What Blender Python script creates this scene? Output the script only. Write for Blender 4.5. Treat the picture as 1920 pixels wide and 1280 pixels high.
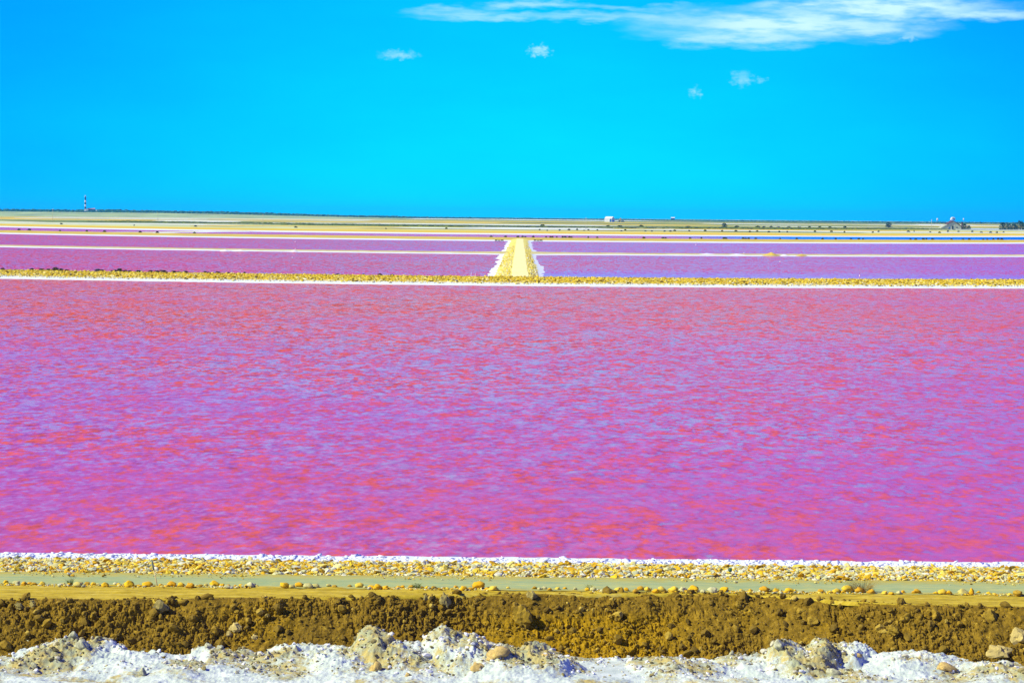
import bpy, bmesh, math, random
import numpy as np
from mathutils import Matrix, Vector

for o in list(bpy.data.objects):
    bpy.data.objects.remove(o, do_unlink=True)
SC = bpy.context.scene
COL = SC.collection
R = math.radians
rng = np.random.default_rng(7)
random.seed(7)

# ------------------------------------------------------------------ camera
F, CH, HY, VPX = 4560.0, 13.0, 404.5, 973.0          # focal length in photo pixels, eye height, horizon row, vanishing column
PITCH = math.atan((640 - HY) / F)
YAW = math.atan((VPX - 960) / F)
ROLL = R(0.537)
cd = bpy.data.cameras.new('camera'); cam = bpy.data.objects.new('camera', cd); COL.objects.link(cam)
cd.sensor_width = 36.0; cd.lens = F / 1920 * 36.0; cd.clip_start = 0.5; cd.clip_end = 60000
CM = Matrix.Rotation(YAW, 3, 'Z') @ Matrix.Rotation(math.pi / 2 - PITCH, 3, 'X') @ Matrix.Rotation(ROLL, 3, 'Z')
cam.matrix_world = Matrix.Translation((0, 0, CH)) @ CM.to_4x4()
SC.camera = cam

# ------------------------------------------------------------------ sun, sky, exposure
SUN = Vector((-0.80, -0.20, 0.72)).normalized()
sd = bpy.data.lights.new('sun', 'SUN'); sun = bpy.data.objects.new('sun', sd); COL.objects.link(sun)
sd.energy = 5.0; sd.angle = R(0.5); sd.color = (1.0, 0.97, 0.70)
sun.rotation_euler = (-SUN).to_track_quat('-Z', 'Y').to_euler()
sun.location = SUN * 80
SC.view_settings.view_transform = 'Standard'; SC.view_settings.look = 'None'
SC.view_settings.exposure = 0.5; SC.view_settings.gamma = 1.0; SC.view_settings.use_curve_mapping = False

W = bpy.data.worlds.new('World'); SC.world = W; W.use_nodes = True


class NT:
    """small helper to write node trees"""
    def __init__(s, tree):
        s.t = tree; s.n = tree.nodes; s.l = tree.links
    def node(s, typ, **kw):
        nd = s.n.new(typ)
        for k, v in kw.items():
            setattr(nd, k, v)
        return nd
    def put(s, sock, v):
        if isinstance(v, bpy.types.NodeSocket):
            s.l.new(v, sock)
        elif v is not None:
            try:
                sock.default_value = v
            except Exception:
                sock.default_value = (*v, 1.0)
    def math(s, op, a, b=None, c=None, clamp=False):
        nd = s.node('ShaderNodeMath', operation=op, use_clamp=clamp)
        s.put(nd.inputs[0], a)
        if b is not None: s.put(nd.inputs[1], b)
        if c is not None: s.put(nd.inputs[2], c)
        return nd.outputs[0]
    def vec(s, op, a, b=None, scale=None):
        nd = s.node('ShaderNodeVectorMath', operation=op)
        s.put(nd.inputs[0], a)
        if b is not None: s.put(nd.inputs[1], b)
        if scale is not None: s.put(nd.inputs['Scale'], scale)
        return nd.outputs['Value'] if op in ('LENGTH', 'DOT_PRODUCT') else nd.outputs[0]
    def mix(s, fac, a, b, blend='MIX'):
        nd = s.node('ShaderNodeMix', data_type='RGBA', blend_type=blend)
        s.put(nd.inputs[0], fac); s.put(nd.inputs[6], a); s.put(nd.inputs[7], b)
        return nd.outputs[2]
    def rng(s, v, a, b, c=0.0, d=1.0, smooth=True):
        nd = s.node('ShaderNodeMapRange', interpolation_type='SMOOTHSTEP' if smooth else 'LINEAR')
        for i, q in enumerate((v, a, b, c, d)):
            s.put(nd.inputs[i], q)
        return nd.outputs[0]
    def noise(s, vec, scale, detail=3.0, rough=0.55, out='Fac', distort=0.0):
        nd = s.node('ShaderNodeTexNoise')
        s.put(nd.inputs['Vector'], vec); nd.inputs['Scale'].default_value = scale
        nd.inputs['Detail'].default_value = detail; nd.inputs['Roughness'].default_value = rough
        nd.inputs['Distortion'].default_value = distort
        return nd.outputs[out]
    def ramp(s, fac, stops, interp='LINEAR'):
        nd = s.node('ShaderNodeValToRGB'); cr = nd.color_ramp; cr.interpolation = interp
        while len(cr.elements) < len(stops): cr.elements.new(0.5)
        for e, (p, c) in zip(cr.elements, stops):
            e.position = p; e.color = (*c, 1.0)
        s.put(nd.inputs[0], fac)
        return nd.outputs[0]
    def sep(s, v):
        nd = s.node('ShaderNodeSeparateXYZ'); s.put(nd.inputs[0], v); return nd.outputs
    def comb(s, x, y, z):
        nd = s.node('ShaderNodeCombineXYZ')
        for i, q in enumerate((x, y, z)): s.put(nd.inputs[i], q)
        return nd.outputs[0]
    def pos(s):
        return s.node('ShaderNodeNewGeometry').outputs['Position']


def build_world():
    w = NT(W.node_tree); bg = w.n['Background']
    sky = w.node('ShaderNodeTexSky', sky_type='NISHITA', sun_disc=False)
    sky.sun_elevation = math.asin(SUN.z); sky.sun_rotation = math.atan2(SUN.x, SUN.y)
    sky.altitude = 0; sky.air_density = 1.0; sky.dust_density = 1.0; sky.ozone_density = 1.0
    c = w.sep(sky.outputs[0])
    # saturated rendering of the Nishita sky: hue from its green/blue ratio, red nearly gone
    gb = w.math('DIVIDE', c[1], w.math('MAXIMUM', c[2], 0.05))
    d = w.node('ShaderNodeTexCoord').outputs['Generated']
    q = w.sep(d)
    az = w.math('MULTIPLY', w.math('ARCTAN2', q[0], q[1]), 180 / math.pi)
    el = w.math('MULTIPLY', w.math('ARCSINE', q[2]), 180 / math.pi)
    side = w.rng(w.math('ABSOLUTE', w.math('SUBTRACT', az, 0.4)), 1.0, 15.0, 1.0, 0.62)
    soft = w.noise(w.comb(w.math('MULTIPLY', az, 0.22), w.math('MULTIPLY', el, 0.8), 0.0), 1.0, 4.0)
    g = w.math('MULTIPLY', w.math('MULTIPLY', gb, 0.415), side)
    g = w.math('MULTIPLY', g, w.math('ADD', 0.89, w.math('MULTIPLY', soft, 0.22)))
    g = w.math('MULTIPLY', g, w.rng(el, 4.6, 11.0, 1.0, 0.24))      # deeper blue overhead
    base = w.vec('SCALE', w.comb(0.0005, g, 1.0), scale=w.rng(el, 14.0, 50.0, 1.0, 0.38))
    # clouds: (column, row, half width, half height, weight) in tenths of a degree of the sky in front
    cl = [(1450, 52, 250, 34, .95), (1620, 22, 260, 20, 1.0), (1400, 76, 190, 17, .75), (1270, 40, 130, 18, .5), (1790, 36, 170, 14, .8),
          (930, 36, 170, 9, .45), (1100, 38, 130, 9, .40), (850, 26, 90, 11, .5), (1000, 14, 120, 8, .5), (1600, 60, 150, 22, .8),
          (1006, 97, 20, 11, .85), (742, 106, 34, 9, .5), (1385, 150, 20, 15, .42), (1297, 175, 10, 10, .4), (1687, 74, 16, 9, .5),
          (1420, 155, 10, 6, .25), (1180, 20, 130, 7, .3), (1880, 30, 60, 9, .5)]
    nz = w.noise(w.comb(w.math('MULTIPLY', az, 0.9), w.math('MULTIPLY', el, 3.2), 0.0), 1.0, 5.0, 0.52, 'Color')
    off = w.vec('MULTIPLY', w.vec('SUBTRACT', nz, (0.5, 0.5, 0.5)), (2.0, 0.62, 0.0))
    p = w.vec('ADD', w.comb(az, el, 0.0), off)
    pf = w.vec('ADD', w.comb(az, el, 0.0), w.vec('MULTIPLY', w.vec('SUBTRACT', w.noise(w.comb(w.math('MULTIPLY', az, 7.0), w.math('MULTIPLY', el, 9.0), 0.0), 1.0, 4.0, 0.6, 'Color'), (0.5, 0.5, 0.5)), (0.55, 0.35, 0.0)))
    tot = None
    for (x, y, rx, ry, a) in cl:
        ca = (x - VPX) / 79.6; ce = (HY + (x - 960) * math.tan(ROLL) - y) / 79.6
        v = w.vec('MULTIPLY', w.vec('SUBTRACT', pf if rx < 50 else p, (ca, ce, 0.0)), (79.6 / rx, 79.6 / ry, 0.0))
        f = w.rng(w.vec('LENGTH', v), 0.15, 1.3, a * (1.0 if rx > 50 else 0.9), 0.0)
        tot = f if tot is None else w.math('MAXIMUM', tot, f)
    fine = w.noise(w.comb(w.math('MULTIPLY', az, 1.3), w.math('MULTIPLY', el, 7.0), 0.3), 1.0, 4.0, 0.55)
    mask = w.math('MULTIPLY', tot, w.rng(fine, 0.28, 0.62, 0.45, 1.1))
    mask = w.math('MULTIPLY', mask, 0.96, clamp=True)
    out = w.mix(mask, base, (0.45, 0.70, 0.74, 1))
    out = w.mix(1.0, out, (8.0, 8.0, 8.0, 1), 'MULTIPLY')
    w.l.new(out, bg.inputs[0]); bg.inputs[1].default_value = 0.125


build_world()
SC.cycles.use_denoising = True
HAZE = 3.2e-5


# ------------------------------------------------------------------ helpers
def pix(x, y, z=0.0):
    """point of height z seen at photo pixel (x, y)"""
    d = CM @ Vector(((x - 960) / F, -(y - 640) / F, -1.0))
    t = (z - CH) / d.z
    return Vector((d.x * t, d.y * t, z))

def col_at(x, Y):
    """world X of photo column x (near the horizon row) at depth Y"""
    return (x - VPX) / F * Y

def sm(a, b, v):
    t = np.clip((np.asarray(v, float) - a) / (b - a), 0, 1)
    return t * t * (3 - 2 * t)

def bend(x, y):
    """the far dykes swing gently away to both sides"""
    ax = np.abs(np.asarray(x, float))
    q = np.where(ax < 400, 0.0016 * ax ** 2, 256 + 1.28 * (np.minimum(ax, 2200) - 400))
    return y + sm(120, 420, y) * q

_tabs = [np.random.default_rng(100 + i).random((256, 256)) for i in range(8)]
def vn(x, y, seed=0):
    x = np.asarray(x, float); y = np.asarray(y, float)
    xi = np.floor(x).astype(int); yi = np.floor(y).astype(int)
    fx = x - xi; fy = y - yi
    fx = fx * fx * fx * (fx * (fx * 6 - 15) + 10); fy = fy * fy * fy * (fy * (fy * 6 - 15) + 10)
    t = _tabs[seed % 8]
    a = t[xi & 255, yi & 255]; b = t[(xi + 1) & 255, yi & 255]; c = t[xi & 255, (yi + 1) & 255]; d = t[(xi + 1) & 255, (yi + 1) & 255]
    return (a * (1 - fx) + b * fx) * (1 - fy) + (c * (1 - fx) + d * fx) * fy
def fbm(x, y, seed=0, octv=5, gain=0.5):
    s = 0; a = 1; n = 0
    for i in range(octv):
        s = s + a * vn(x * 2 ** i + 17.3 * i, y * 2 ** i + 5.7 * i, seed + i); n += a; a *= gain
    return s / n
def ridge(x, y, seed=0, octv=4, gain=0.55):
    s = 0; a = 1; n = 0
    for i in range(octv):
        s = s + a * (1 - np.abs(2 * vn(x * 2 ** i + 7.3 * i, y * 2 ** i + 3.1 * i, seed + i) - 1)); n += a; a *= gain
    return s / n

def link(name, me, mat=None, parent=None, loc=None, kind=None, label=None, cat=None, group=None):
    o = bpy.data.objects.new(name, me); COL.objects.link(o)
    if mat is not None and me is not None and not me.materials: me.materials.append(mat)
    if parent is not None: o.parent = parent
    if loc is not None: o.location = loc
    return tag(o, label, cat, group, kind)
def tag(o, label=None, cat=None, group=None, kind=None):
    if label: o['label'] = label
    if cat: o['category'] = cat
    if group: o['group'] = group
    if kind: o['kind'] = kind
    return o
def empty(name, loc, rz=0.0, **kw):
    o = bpy.data.objects.new(name, None); COL.objects.link(o); o.location = loc; o.rotation_euler = (0, 0, rz)
    o.empty_display_size = 0.2
    return tag(o, **kw)

def np_mesh(name, V, Fq, smooth=True):
    """mesh from a (n,3) vertex array and an (m,k) face array"""
    me = bpy.data.meshes.new(name); V = np.asarray(V, np.float32); Fq = np.asarray(Fq, np.int32)
    k = Fq.shape[1]
    me.vertices.add(len(V)); me.vertices.foreach_set('co', V.ravel())
    me.loops.add(Fq.size); me.loops.foreach_set('vertex_index', Fq.ravel())
    me.polygons.add(len(Fq)); me.polygons.foreach_set('loop_start', np.arange(0, Fq.size, k, dtype=np.int32))
    me.polygons.foreach_set('loop_total', np.full(len(Fq), k, np.int32))
    me.polygons.foreach_set('use_smooth', np.full(len(Fq), smooth, bool))
    me.update(calc_edges=True)
    return me
def attr(me, name, vals):
    a = me.attributes.new(name, 'FLOAT', 'POINT'); a.data.foreach_set('value', np.asarray(vals, np.float32).ravel())
def grid_mesh(name, X, Y, Z, smooth=True):
    n, m = X.shape
    V = np.stack([X, Y, Z], -1).reshape(-1, 3)
    i = np.arange(n * m).reshape(n, m)
    Fq = np.stack([i[:-1, :-1], i[1:, :-1], i[1:, 1:], i[:-1, 1:]], -1).reshape(-1, 4)
    return np_mesh(name, V, Fq, smooth)
def bm_mesh(name, bm, smooth=False):
    me = bpy.data.meshes.new(name); bm.normal_update(); bm.to_mesh(me); bm.free()
    if smooth:
        for p in me.polygons: p.use_smooth = True
    return me
def box(bm, x0, x1, y0, y1, z0, z1):
    v = [bm.verts.new(c) for c in ((x0, y0, z0), (x1, y0, z0), (x1, y1, z0), (x0, y1, z0), (x0, y0, z1), (x1, y0, z1), (x1, y1, z1), (x0, y1, z1))]
    for f in ((3, 2, 1, 0), (4, 5, 6, 7), (0, 1, 5, 4), (1, 2, 6, 5), (2, 3, 7, 6), (3, 0, 4, 7)):
        bm.faces.new([v[i] for i in f])
def tube(bm, pts, seg=8, caps=True):
    """pts: list of (Vector, radius)"""
    rings = []
    for i, (p, r) in enumerate(pts):
        p = Vector(p); a = Vector(pts[max(i - 1, 0)][0]); b = Vector(pts[min(i + 1, len(pts) - 1)][0])
        d = (b - a).normalized() if (b - a).length > 1e-6 else Vector((0, 0, 1))
        u = d.orthogonal().normalized() if abs(d.z) < 0.99 else Vector((1, 0, 0)); u = (u - d * u.dot(d)).normalized(); w = d.cross(u)
        rings.append([bm.verts.new(p + (u * math.cos(2 * math.pi * k / seg) + w * math.sin(2 * math.pi * k / seg)) * r) for k in range(seg)])
    for a, b in zip(rings, rings[1:]):
        for k in range(seg):
            bm.faces.new((a[k], a[(k + 1) % seg], b[(k + 1) % seg], b[k]))
    if caps:
        bm.faces.new(rings[0][::-1]); bm.faces.new(rings[-1])

# ---- stones
def rock_shape(sub, seed, rough=0.35, flat=0.7, freq=1.6, facet=0.0):
    bm = bmesh.new(); bmesh.ops.create_icosphere(bm, subdivisions=sub, radius=1.0)
    V = np.array([v.co[:] for v in bm.verts]); Fq = np.array([[v.index for v in f.verts] for f in bm.faces]); bm.free()
    r = np.random.default_rng(seed)
    if facet > 0:                                          # knock flat facets into the ball
        for _ in range(9):
            n = r.normal(size=3); n /= np.linalg.norm(n); c = 0.62 + 0.3 * r.random()
            h = V @ n; over = np.clip(h - c, 0, None); V = V - np.outer(over * facet, n)
    o = r.random(3) * 50
    k = 1 + rough * ((fbm(V[:, 0] * freq + o[0] + V[:, 2] * 1.3, V[:, 1] * freq + o[1] - V[:, 2] * 0.9, seed, 3) - 0.5) * 2)
    V = V * k[:, None]; V[:, 2] *= flat
    return V, Fq
ROUND = [rock_shape(2, 10 + i, 0.28, 0.72, 1.2, 0.4) for i in range(6)]
COBBLE = [rock_shape(3, 30 + i, 0.55, 0.74, 1.3, 0.85) for i in range(8)]
ANG = [rock_shape(2, 130 + i, 0.45, 0.62, 1.5, 0.95) for i in range(6)]
CLOD = [rock_shape(2, 50 + i, 0.55, 0.8, 1.9, 0.5) for i in range(6)]
BOULDER = [rock_shape(3, 70 + i, 0.65, 0.8, 1.7, 0.7) for i in range(6)]
PEBBLE = [rock_shape(1, 90 + i, 0.4, 0.75, 1.5) for i in range(5)]

def rotm(rz, tx, ty):
    cz, sz = np.cos(rz), np.sin(rz); cx, sx = np.cos(tx), np.sin(tx); cy, sy = np.cos(ty), np.sin(ty)
    z = np.zeros_like(cz); o = np.ones_like(cz)
    Rz = np.stack([np.stack([cz, -sz, z], -1), np.stack([sz, cz, z], -1), np.stack([z, z, o], -1)], -2)
    Rx = np.stack([np.stack([o, z, z], -1), np.stack([z, cx, -sx], -1), np.stack([z, sx, cx], -1)], -2)
    Ry = np.stack([np.stack([cy, z, sy], -1), np.stack([z, o, z], -1), np.stack([-sy, z, cy], -1)], -2)
    return Rz @ Rx @ Ry
def scatter(name, shapes, P, S, rz, tx, ty, tint, smooth):
    """many stones in one mesh; tint is a per-stone value kept as an attribute"""
    n = len(P); which = rng.integers(0, len(shapes), n); M = rotm(rz, tx, ty)
    VV, FF, TT = [], [], []; base = 0
    for k, (V, Fq) in enumerate(shapes):
        ids = np.nonzero(which == k)[0]
        if len(ids) == 0: continue
        X = V[None] * S[ids][:, None, :]
        X = np.einsum('nij,nvj->nvi', M[ids], X) + P[ids][:, None, :]
        VV.append(X.reshape(-1, 3)); FF.append((Fq[None] + (np.arange(len(ids)) * len(V))[:, None, None] + base).reshape(-1, 3))
        TT.append(np.repeat(tint[ids], len(V))); base += len(ids) * len(V)
    me = np_mesh(name, np.concatenate(VV), np.concatenate(FF), smooth)
    attr(me, 'tint', np.concatenate(TT))
    return me
_shared = {}
def shape_mesh(key, shapes, i, mat, smooth):
    k = (key, i)
    if k not in _shared:
        V, Fq = shapes[i]; me = np_mesh(key, V, Fq, smooth); me.materials.append(mat); _shared[k] = me
    return _shared[k]

# ------------------------------------------------------------------ materials
def new_mat(name):
    m = bpy.data.materials.new(name); m.use_nodes = True
    t = NT(m.node_tree); b = t.n['Principled BSDF']
    return m, t, b
def simple(name, c, rough=0.8, var=0.25, scale=3.0, bump=0.0, spec=0.3):
    m, t, b = new_mat(name); p = t.pos()
    n = t.noise(p, scale, 5.0, 0.6)
    col = t.mix(t.rng(n, 0.3, 0.7), tuple(q * (1 - var) for q in c) + (1,), tuple(min(1, q * (1 + var)) for q in c) + (1,))
    t.put(b.inputs['Base Color'], col); b.inputs['Roughness'].default_value = rough; b.inputs['Specular IOR Level'].default_value = spec
    if bump > 0:
        bp = t.node('ShaderNodeBump'); bp.inputs['Strength'].default_value = 0.6; bp.inputs['Distance'].default_value = bump
        t.put(bp.inputs['Height'], t.noise(p, scale * 4, 4.0)); t.put(b.inputs['Normal'], bp.outputs[0])
    return m

STONE_STOPS = [(0.0, (0.16, 0.10, 0.004)), (0.08, (0.34, 0.21, 0.006)), (0.24, (0.60, 0.33, 0.004)), (0.45, (0.66, 0.46, 0.012)),
               (0.62, (0.66, 0.54, 0.07)), (0.74, (0.62, 0.60, 0.26)), (0.88, (0.38, 0.42, 0.24)), (1.0, (0.70, 0.68, 0.46))]
def stone_mat(name, per_object, stops=STONE_STOPS, grain=18.0, rough=0.85):
    m, t, b = new_mat(name); p = t.pos()
    if per_object:
        v = t.node('ShaderNodeObjectInfo').outputs['Random']
        if per_object == 'color':
            v = t.sep(t.node('ShaderNodeObjectInfo').outputs['Color'])[0]
    else:
        v = t.node('ShaderNodeAttribute', attribute_name='tint').outputs['Fac']
    n = t.noise(p, grain, 4.0, 0.6)
    col = t.ramp(t.math('ADD', v, t.math('MULTIPLY', t.math('SUBTRACT', n, 0.5), 0.22), clamp=True), stops)
    col = t.mix(t.rng(t.noise(p, grain * 2.7, 3.0), 0.35, 0.7, 0.0, 0.18), col, (0.18, 0.12, 0.02, 1))
    t.put(b.inputs['Base Color'], col); b.inputs['Roughness'].default_value = rough; b.inputs['Specular IOR Level'].default_value = 0.2
    return m
M_STONE_S = stone_mat('rubble_stone', False)
M_STONE_O = stone_mat('rubble_stone_single', True)
KERB_STOPS = [(0.0, (0.36, 0.24, 0.02)), (0.2, (0.66, 0.34, 0.006)), (0.5, (0.70, 0.45, 0.008)), (0.72, (0.62, 0.48, 0.06)), (0.85, (0.42, 0.40, 0.14)), (1.0, (0.66, 0.64, 0.34))]
M_KERB = stone_mat('track_cobble', 'color', KERB_STOPS, 9.0)
CLOD_STOPS = [(0.0, (0.10, 0.064, 0.007)), (0.45, (0.19, 0.122, 0.011)), (0.8, (0.28, 0.18, 0.014)), (1.0, (0.50, 0.37, 0.06))]
M_CLOD_S = stone_mat('earth_clod', False, CLOD_STOPS, 14.0, 0.95)
M_CLOD_O = stone_mat('earth_clod_single', True, CLOD_STOPS, 14.0, 0.95)
FAR_STOPS = [(0.0, (0.10, 0.07, 0.004)), (0.15, (0.52, 0.32, 0.004)), (0.5, (0.66, 0.50, 0.012)), (0.75, (0.70, 0.60, 0.07)), (1.0, (0.70, 0.70, 0.45))]
M_FARSTONE = stone_mat('dyke_rubble', False, FAR_STOPS, 2.0)

def salt_mat():
    m, t, b = new_mat('salt_crust'); p = t.pos()
    dirt = t.node('ShaderNodeAttribute', attribute_name='dirt').outputs['Fac']
    n1 = t.noise(p, 1.3, 6.0, 0.62); n2 = t.noise(p, 6.0, 6.0, 0.65); n3 = t.noise(p, 26.0, 4.0, 0.6)
    k = t.math('ADD', t.math('MULTIPLY', t.math('SUBTRACT', n2, 0.5), 1.3), t.math('ADD', dirt, t.math('MULTIPLY', t.math('SUBTRACT', n3, 0.5), 0.75)))
    white = t.mix(t.rng(n1, 0.35, 0.7), (0.44, 0.51, 0.42, 1), (0.60, 0.66, 0.56, 1))
    mud = t.mix(t.rng(t.noise(p, 3.0, 4.0), 0.35, 0.65), (0.31, 0.33, 0.18, 1), (0.42, 0.34, 0.10, 1))
    c = t.mix(t.rng(k, 0.10, 0.60), white, mud)
    c = t.mix(t.rng(t.noise(p, 15.0, 5.0, 0.7), 0.60, 0.72, 0.0, 0.7), c, (0.16, 0.14, 0.06, 1))
    t.put(b.inputs['Base Color'], c); b.inputs['Roughness'].default_value = 0.75; b.inputs['Specular IOR Level'].default_value = 0.25
    bp = t.node('ShaderNodeBump'); bp.inputs['Strength'].default_value = 0.7; bp.inputs['Distance'].default_value = 0.02
    t.put(bp.inputs['Height'], t.math('ADD', t.noise(p, 30.0, 4.0, 0.65), t.noise(p, 9.0, 3.0))); t.put(b.inputs['Normal'], bp.outputs[0])
    return m
M_SALT = salt_mat()

def shore_mat(name, z0, z1, top, top2, scale=1.0, streak=1.0):
    """salt-white at the waterline, earth and stones above"""
    m, t, b = new_mat(name); p = t.pos(); z = t.sep(p)[2]
    pv = t.vec('MULTIPLY', p, (scale, scale * streak, scale))
    n = t.noise(pv, 1.0, 5.0, 0.65)
    h = t.math('ADD', z, t.math('MULTIPLY', t.math('SUBTRACT', n, 0.5), (z1 - z0) * 1.6))
    earth = t.mix(t.rng(t.noise(pv, 0.55, 5.0, 0.7), 0.33, 0.66), (*top, 1), (*top2, 1))
    c = t.mix(t.rng(h, z0, z1), (0.66, 0.72, 0.66, 1), earth)
    t.put(b.inputs['Base Color'], c); b.inputs['Roughness'].default_value = 0.85; b.inputs['Specular IOR Level'].default_value = 0.2
    return m
M_NEAR = shore_mat('near_shore', 0.38, 0.52, (0.40, 0.30, 0.03), (0.50, 0.42, 0.12), 3.0)
M_DYKE2 = shore_mat('stony_dyke', 0.24, 0.40, (0.56, 0.38, 0.008), (0.70, 0.56, 0.04), 0.8)
M_DYKE3 = shore_mat('low_dyke', 0.16, 0.30, (0.46, 0.36, 0.04), (0.60, 0.56, 0.24), 0.25)
M_DYKE4 = shore_mat('far_dyke', 0.26, 0.38, (0.50, 0.34, 0.012), (0.62, 0.50, 0.06), 0.12)
M_VERGE = shore_mat('causeway_verge', 0.26, 0.38, (0.68, 0.56, 0.06), (0.80, 0.74, 0.16), 0.35)

def water_mat(name, body, body2, amp, amp_r=None, xr=(0, 300), shelter=None, tone=1.0, size=1.0, gust=40.0, body_r=None, ior=1.11, ior_r=None, ior_y=None, bloom=False):
    m, t, b = new_mat(name); p = t.pos(); q = t.sep(p)
    pv = t.vec('MULTIPLY', p, (1.45, 0.72, 1.0))
    rot = t.node('ShaderNodeVectorRotate'); rot.rotation_type = 'Z_AXIS'; rot.inputs['Angle'].default_value = R(-30)
    t.put(rot.inputs['Vector'], pv); pv = rot.outputs[0]
    acc = None
    for sc, a in ((2.6, 0.70), (1.1, 0.90), (0.45, 0.55), (0.14, 0.16)):
        c = t.vec('SUBTRACT', t.noise(pv, sc * size, 2.0, 0.6, 'Color', 0.3), (0.5, 0.5, 0.5))
        c = t.vec('SCALE', c, scale=a)
        acc = c if acc is None else t.vec('ADD', acc, c)
    gp = t.vec('MULTIPLY', p, (1 / gust, 1 / (gust * 1.3), 0.0))
    g = t.noise(gp, 1.0, 4.0, 0.6)
    A = t.rng(g, 0.32, 0.68, 0.62, 1.35)
    if amp_r is not None:
        A = t.math('MULTIPLY', A, t.rng(q[0], xr[0], xr[1], amp, amp_r))
    else:
        A = t.math('MULTIPLY', A, amp)
    I = ior if ior_r is None else t.rng(q[0], xr[0], xr[1], ior, ior_r)
    if ior_y: I = t.rng(q[1], ior_y[0], ior_y[1], ior_y[2], ior_y[3])
    if shelter:
        for (ya, yb, lo, x0, x1) in shelter:
            s = t.rng(q[1], ya, yb, lo, 1.0)
            if x0 is not None:
                s = t.math('ADD', s, t.rng(q[0], x0, x1, 1.0, 0.0), clamp=True)
            A = t.math('MULTIPLY', A, s)
            if x0 is not None: I = t.math('ADD', t.math('MULTIPLY', s, t.math('SUBTRACT', I, 1.28)), 1.28)
    ax = t.sep(t.vec('SCALE', acc, scale=A))
    lee = t.math('ADD', t.math('MINIMUM', ax[1], 0.0), t.math('MULTIPLY', t.math('MAXIMUM', ax[1], 0.0), 0.15))   # steep lee faces, long gentle backs
    acc = t.comb(ax[0], t.math('SUBTRACT', lee, 0.03), 0.0)
    nrm = t.vec('NORMALIZE', t.vec('ADD', acc, (0.0, 0.0, 1.0)))
    col = t.mix(t.rng(t.noise(gp, 0.6, 3.0), 0.35, 0.65), (*body, 1), (*body2, 1))
    if bloom:                                              # denser coral-red algae in the far left of the lake
        f = t.math('MULTIPLY', t.rng(q[1], 150, 330), t.rng(q[0], 45, -55))
        f = t.math('MULTIPLY', f, t.rng(t.noise(t.vec('MULTIPLY', p, (0.03, 0.012, 0.0)), 1.0, 4.0, 0.6), 0.32, 0.6))
        col = t.mix(f, col, (0.54, 0.085, 0.012, 1))
    if body_r is not None:
        col = t.mix(t.rng(q[0], xr[0], xr[1]), col, (*body_r, 1))
    t.put(b.inputs['Base Color'], col); b.inputs['Roughness'].default_value = 0.12; t.put(b.inputs['IOR'], I)
    t.put(b.inputs['Normal'], nrm)
    return m
M_LAKE = water_mat('pink_brine', (0.53, 0.092, 0.055), (0.51, 0.086, 0.10), 2.2, 1.8, (-70, 60), [(60, 400, 0.44, None, None)], ior_y=(90, 340, 1.17, 1.036), bloom=True, size=0.95)
M_POND3 = water_mat('pink_brine_middle', (0.52, 0.05, 0.035), (0.50, 0.045, 0.09), 2.9, 1.3, (-60, 60), [(527, 610, 0.06, -8, 6)], gust=70.0, ior=1.04, ior_r=1.09)
M_POND2 = water_mat('pink_brine_far', (0.52, 0.045, 0.05), (0.50, 0.04, 0.11), 3.4, 1.2, (-150, 100), None, gust=120.0, ior=1.035, ior_r=1.12)
M_POND1 = water_mat('brine_farthest', (0.54, 0.06, 0.12), (0.50, 0.06, 0.16), 3.0, 1.0, (70, 190), None, gust=150.0, ior=1.035, ior_r=1.14, body_r=(0.005, 0.06, 0.35))  # navy body on the right stands in for sky mirrored in calm water
M_BLUE = water_mat('blue_pan_water', (0.02, 0.08, 0.30), (0.06, 0.08, 0.30), 0.5, gust=300.0)

# ------------------------------------------------------------------ setting: ground, water, dykes
def strip(name, xs, prof, mat, wob=None, zn=0.0, seed=0, freq=0.2, dobend=True, smooth=True, kind='structure', parent=None, extra=None):
    """sheet swept along X; prof = [(y, z)]; wob = how far each profile line wanders in y"""
    xs = np.asarray(xs, float); P = np.asarray(prof, float)
    X = np.repeat(xs[:, None], len(P), 1); Y0 = np.repeat(P[None, :, 0], len(xs), 0); Z = np.repeat(P[None, :, 1], len(xs), 0)
    if wob is not None:
        Y0 = Y0 + (fbm(X * freq, np.arange(len(P))[None] * 0.35 + 0 * X, seed, 4, 0.6) - 0.5) * 2 * np.asarray(wob)[None]
    if zn > 0:
        Z = Z + (fbm(X * freq * 2.3, Y0 * freq, seed + 3, 4, 0.6) - 0.5) * 2 * zn
    if extra is not None: Y0, Z = extra(X, Y0, Z)
    Y = bend(X, Y0) if dobend else Y0
    me = grid_mesh(name, X, Y, Z, smooth)
    me.flip_normals() if False else None
    attr(me, 'row', Y0)
    return link(name, me, mat, parent, kind=kind)

# base sheet under everything, to the horizon
M_BASE = simple('marsh_soil', (0.22, 0.19, 0.08), 0.95, 0.3, 0.02)
gx = np.array([-6000, -3000, -1000, -400, 0, 400, 1000, 3000, 6000.]); gy = np.array([60, 200, 1000, 3000, 8000, 18000.])
GX, GY = np.meshgrid(gx, gy, indexing='ij')
link('ground', grid_mesh('ground', GX, GY, np.full_like(GX, -1.6)), M_BASE, kind='structure')

XW = np.linspace(-420, 420, 85)
strip('salt_lake', XW, [(85, 0), (140, 0), (220, 0), (300, 0), (380, 0), (468, 0)], M_LAKE)
XL = np.linspace(-620, -4, 80); XR = np.linspace(4, 620, 80)
for xs in (XL, XR):
    strip('pond', xs, [(478, 0), (560, 0), (640, 0), (720, 0), (835, 0)], M_POND3)
    strip('pond', xs, [(850, 0), (950, 0), (1050, 0), (1150, 0), (1262, 0)], M_POND2)
strip('pond', np.linspace(-800, 800, 161), [(1380, 0), (1480, 0), (1580, 0), (1700, 0)], M_POND1)

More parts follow.
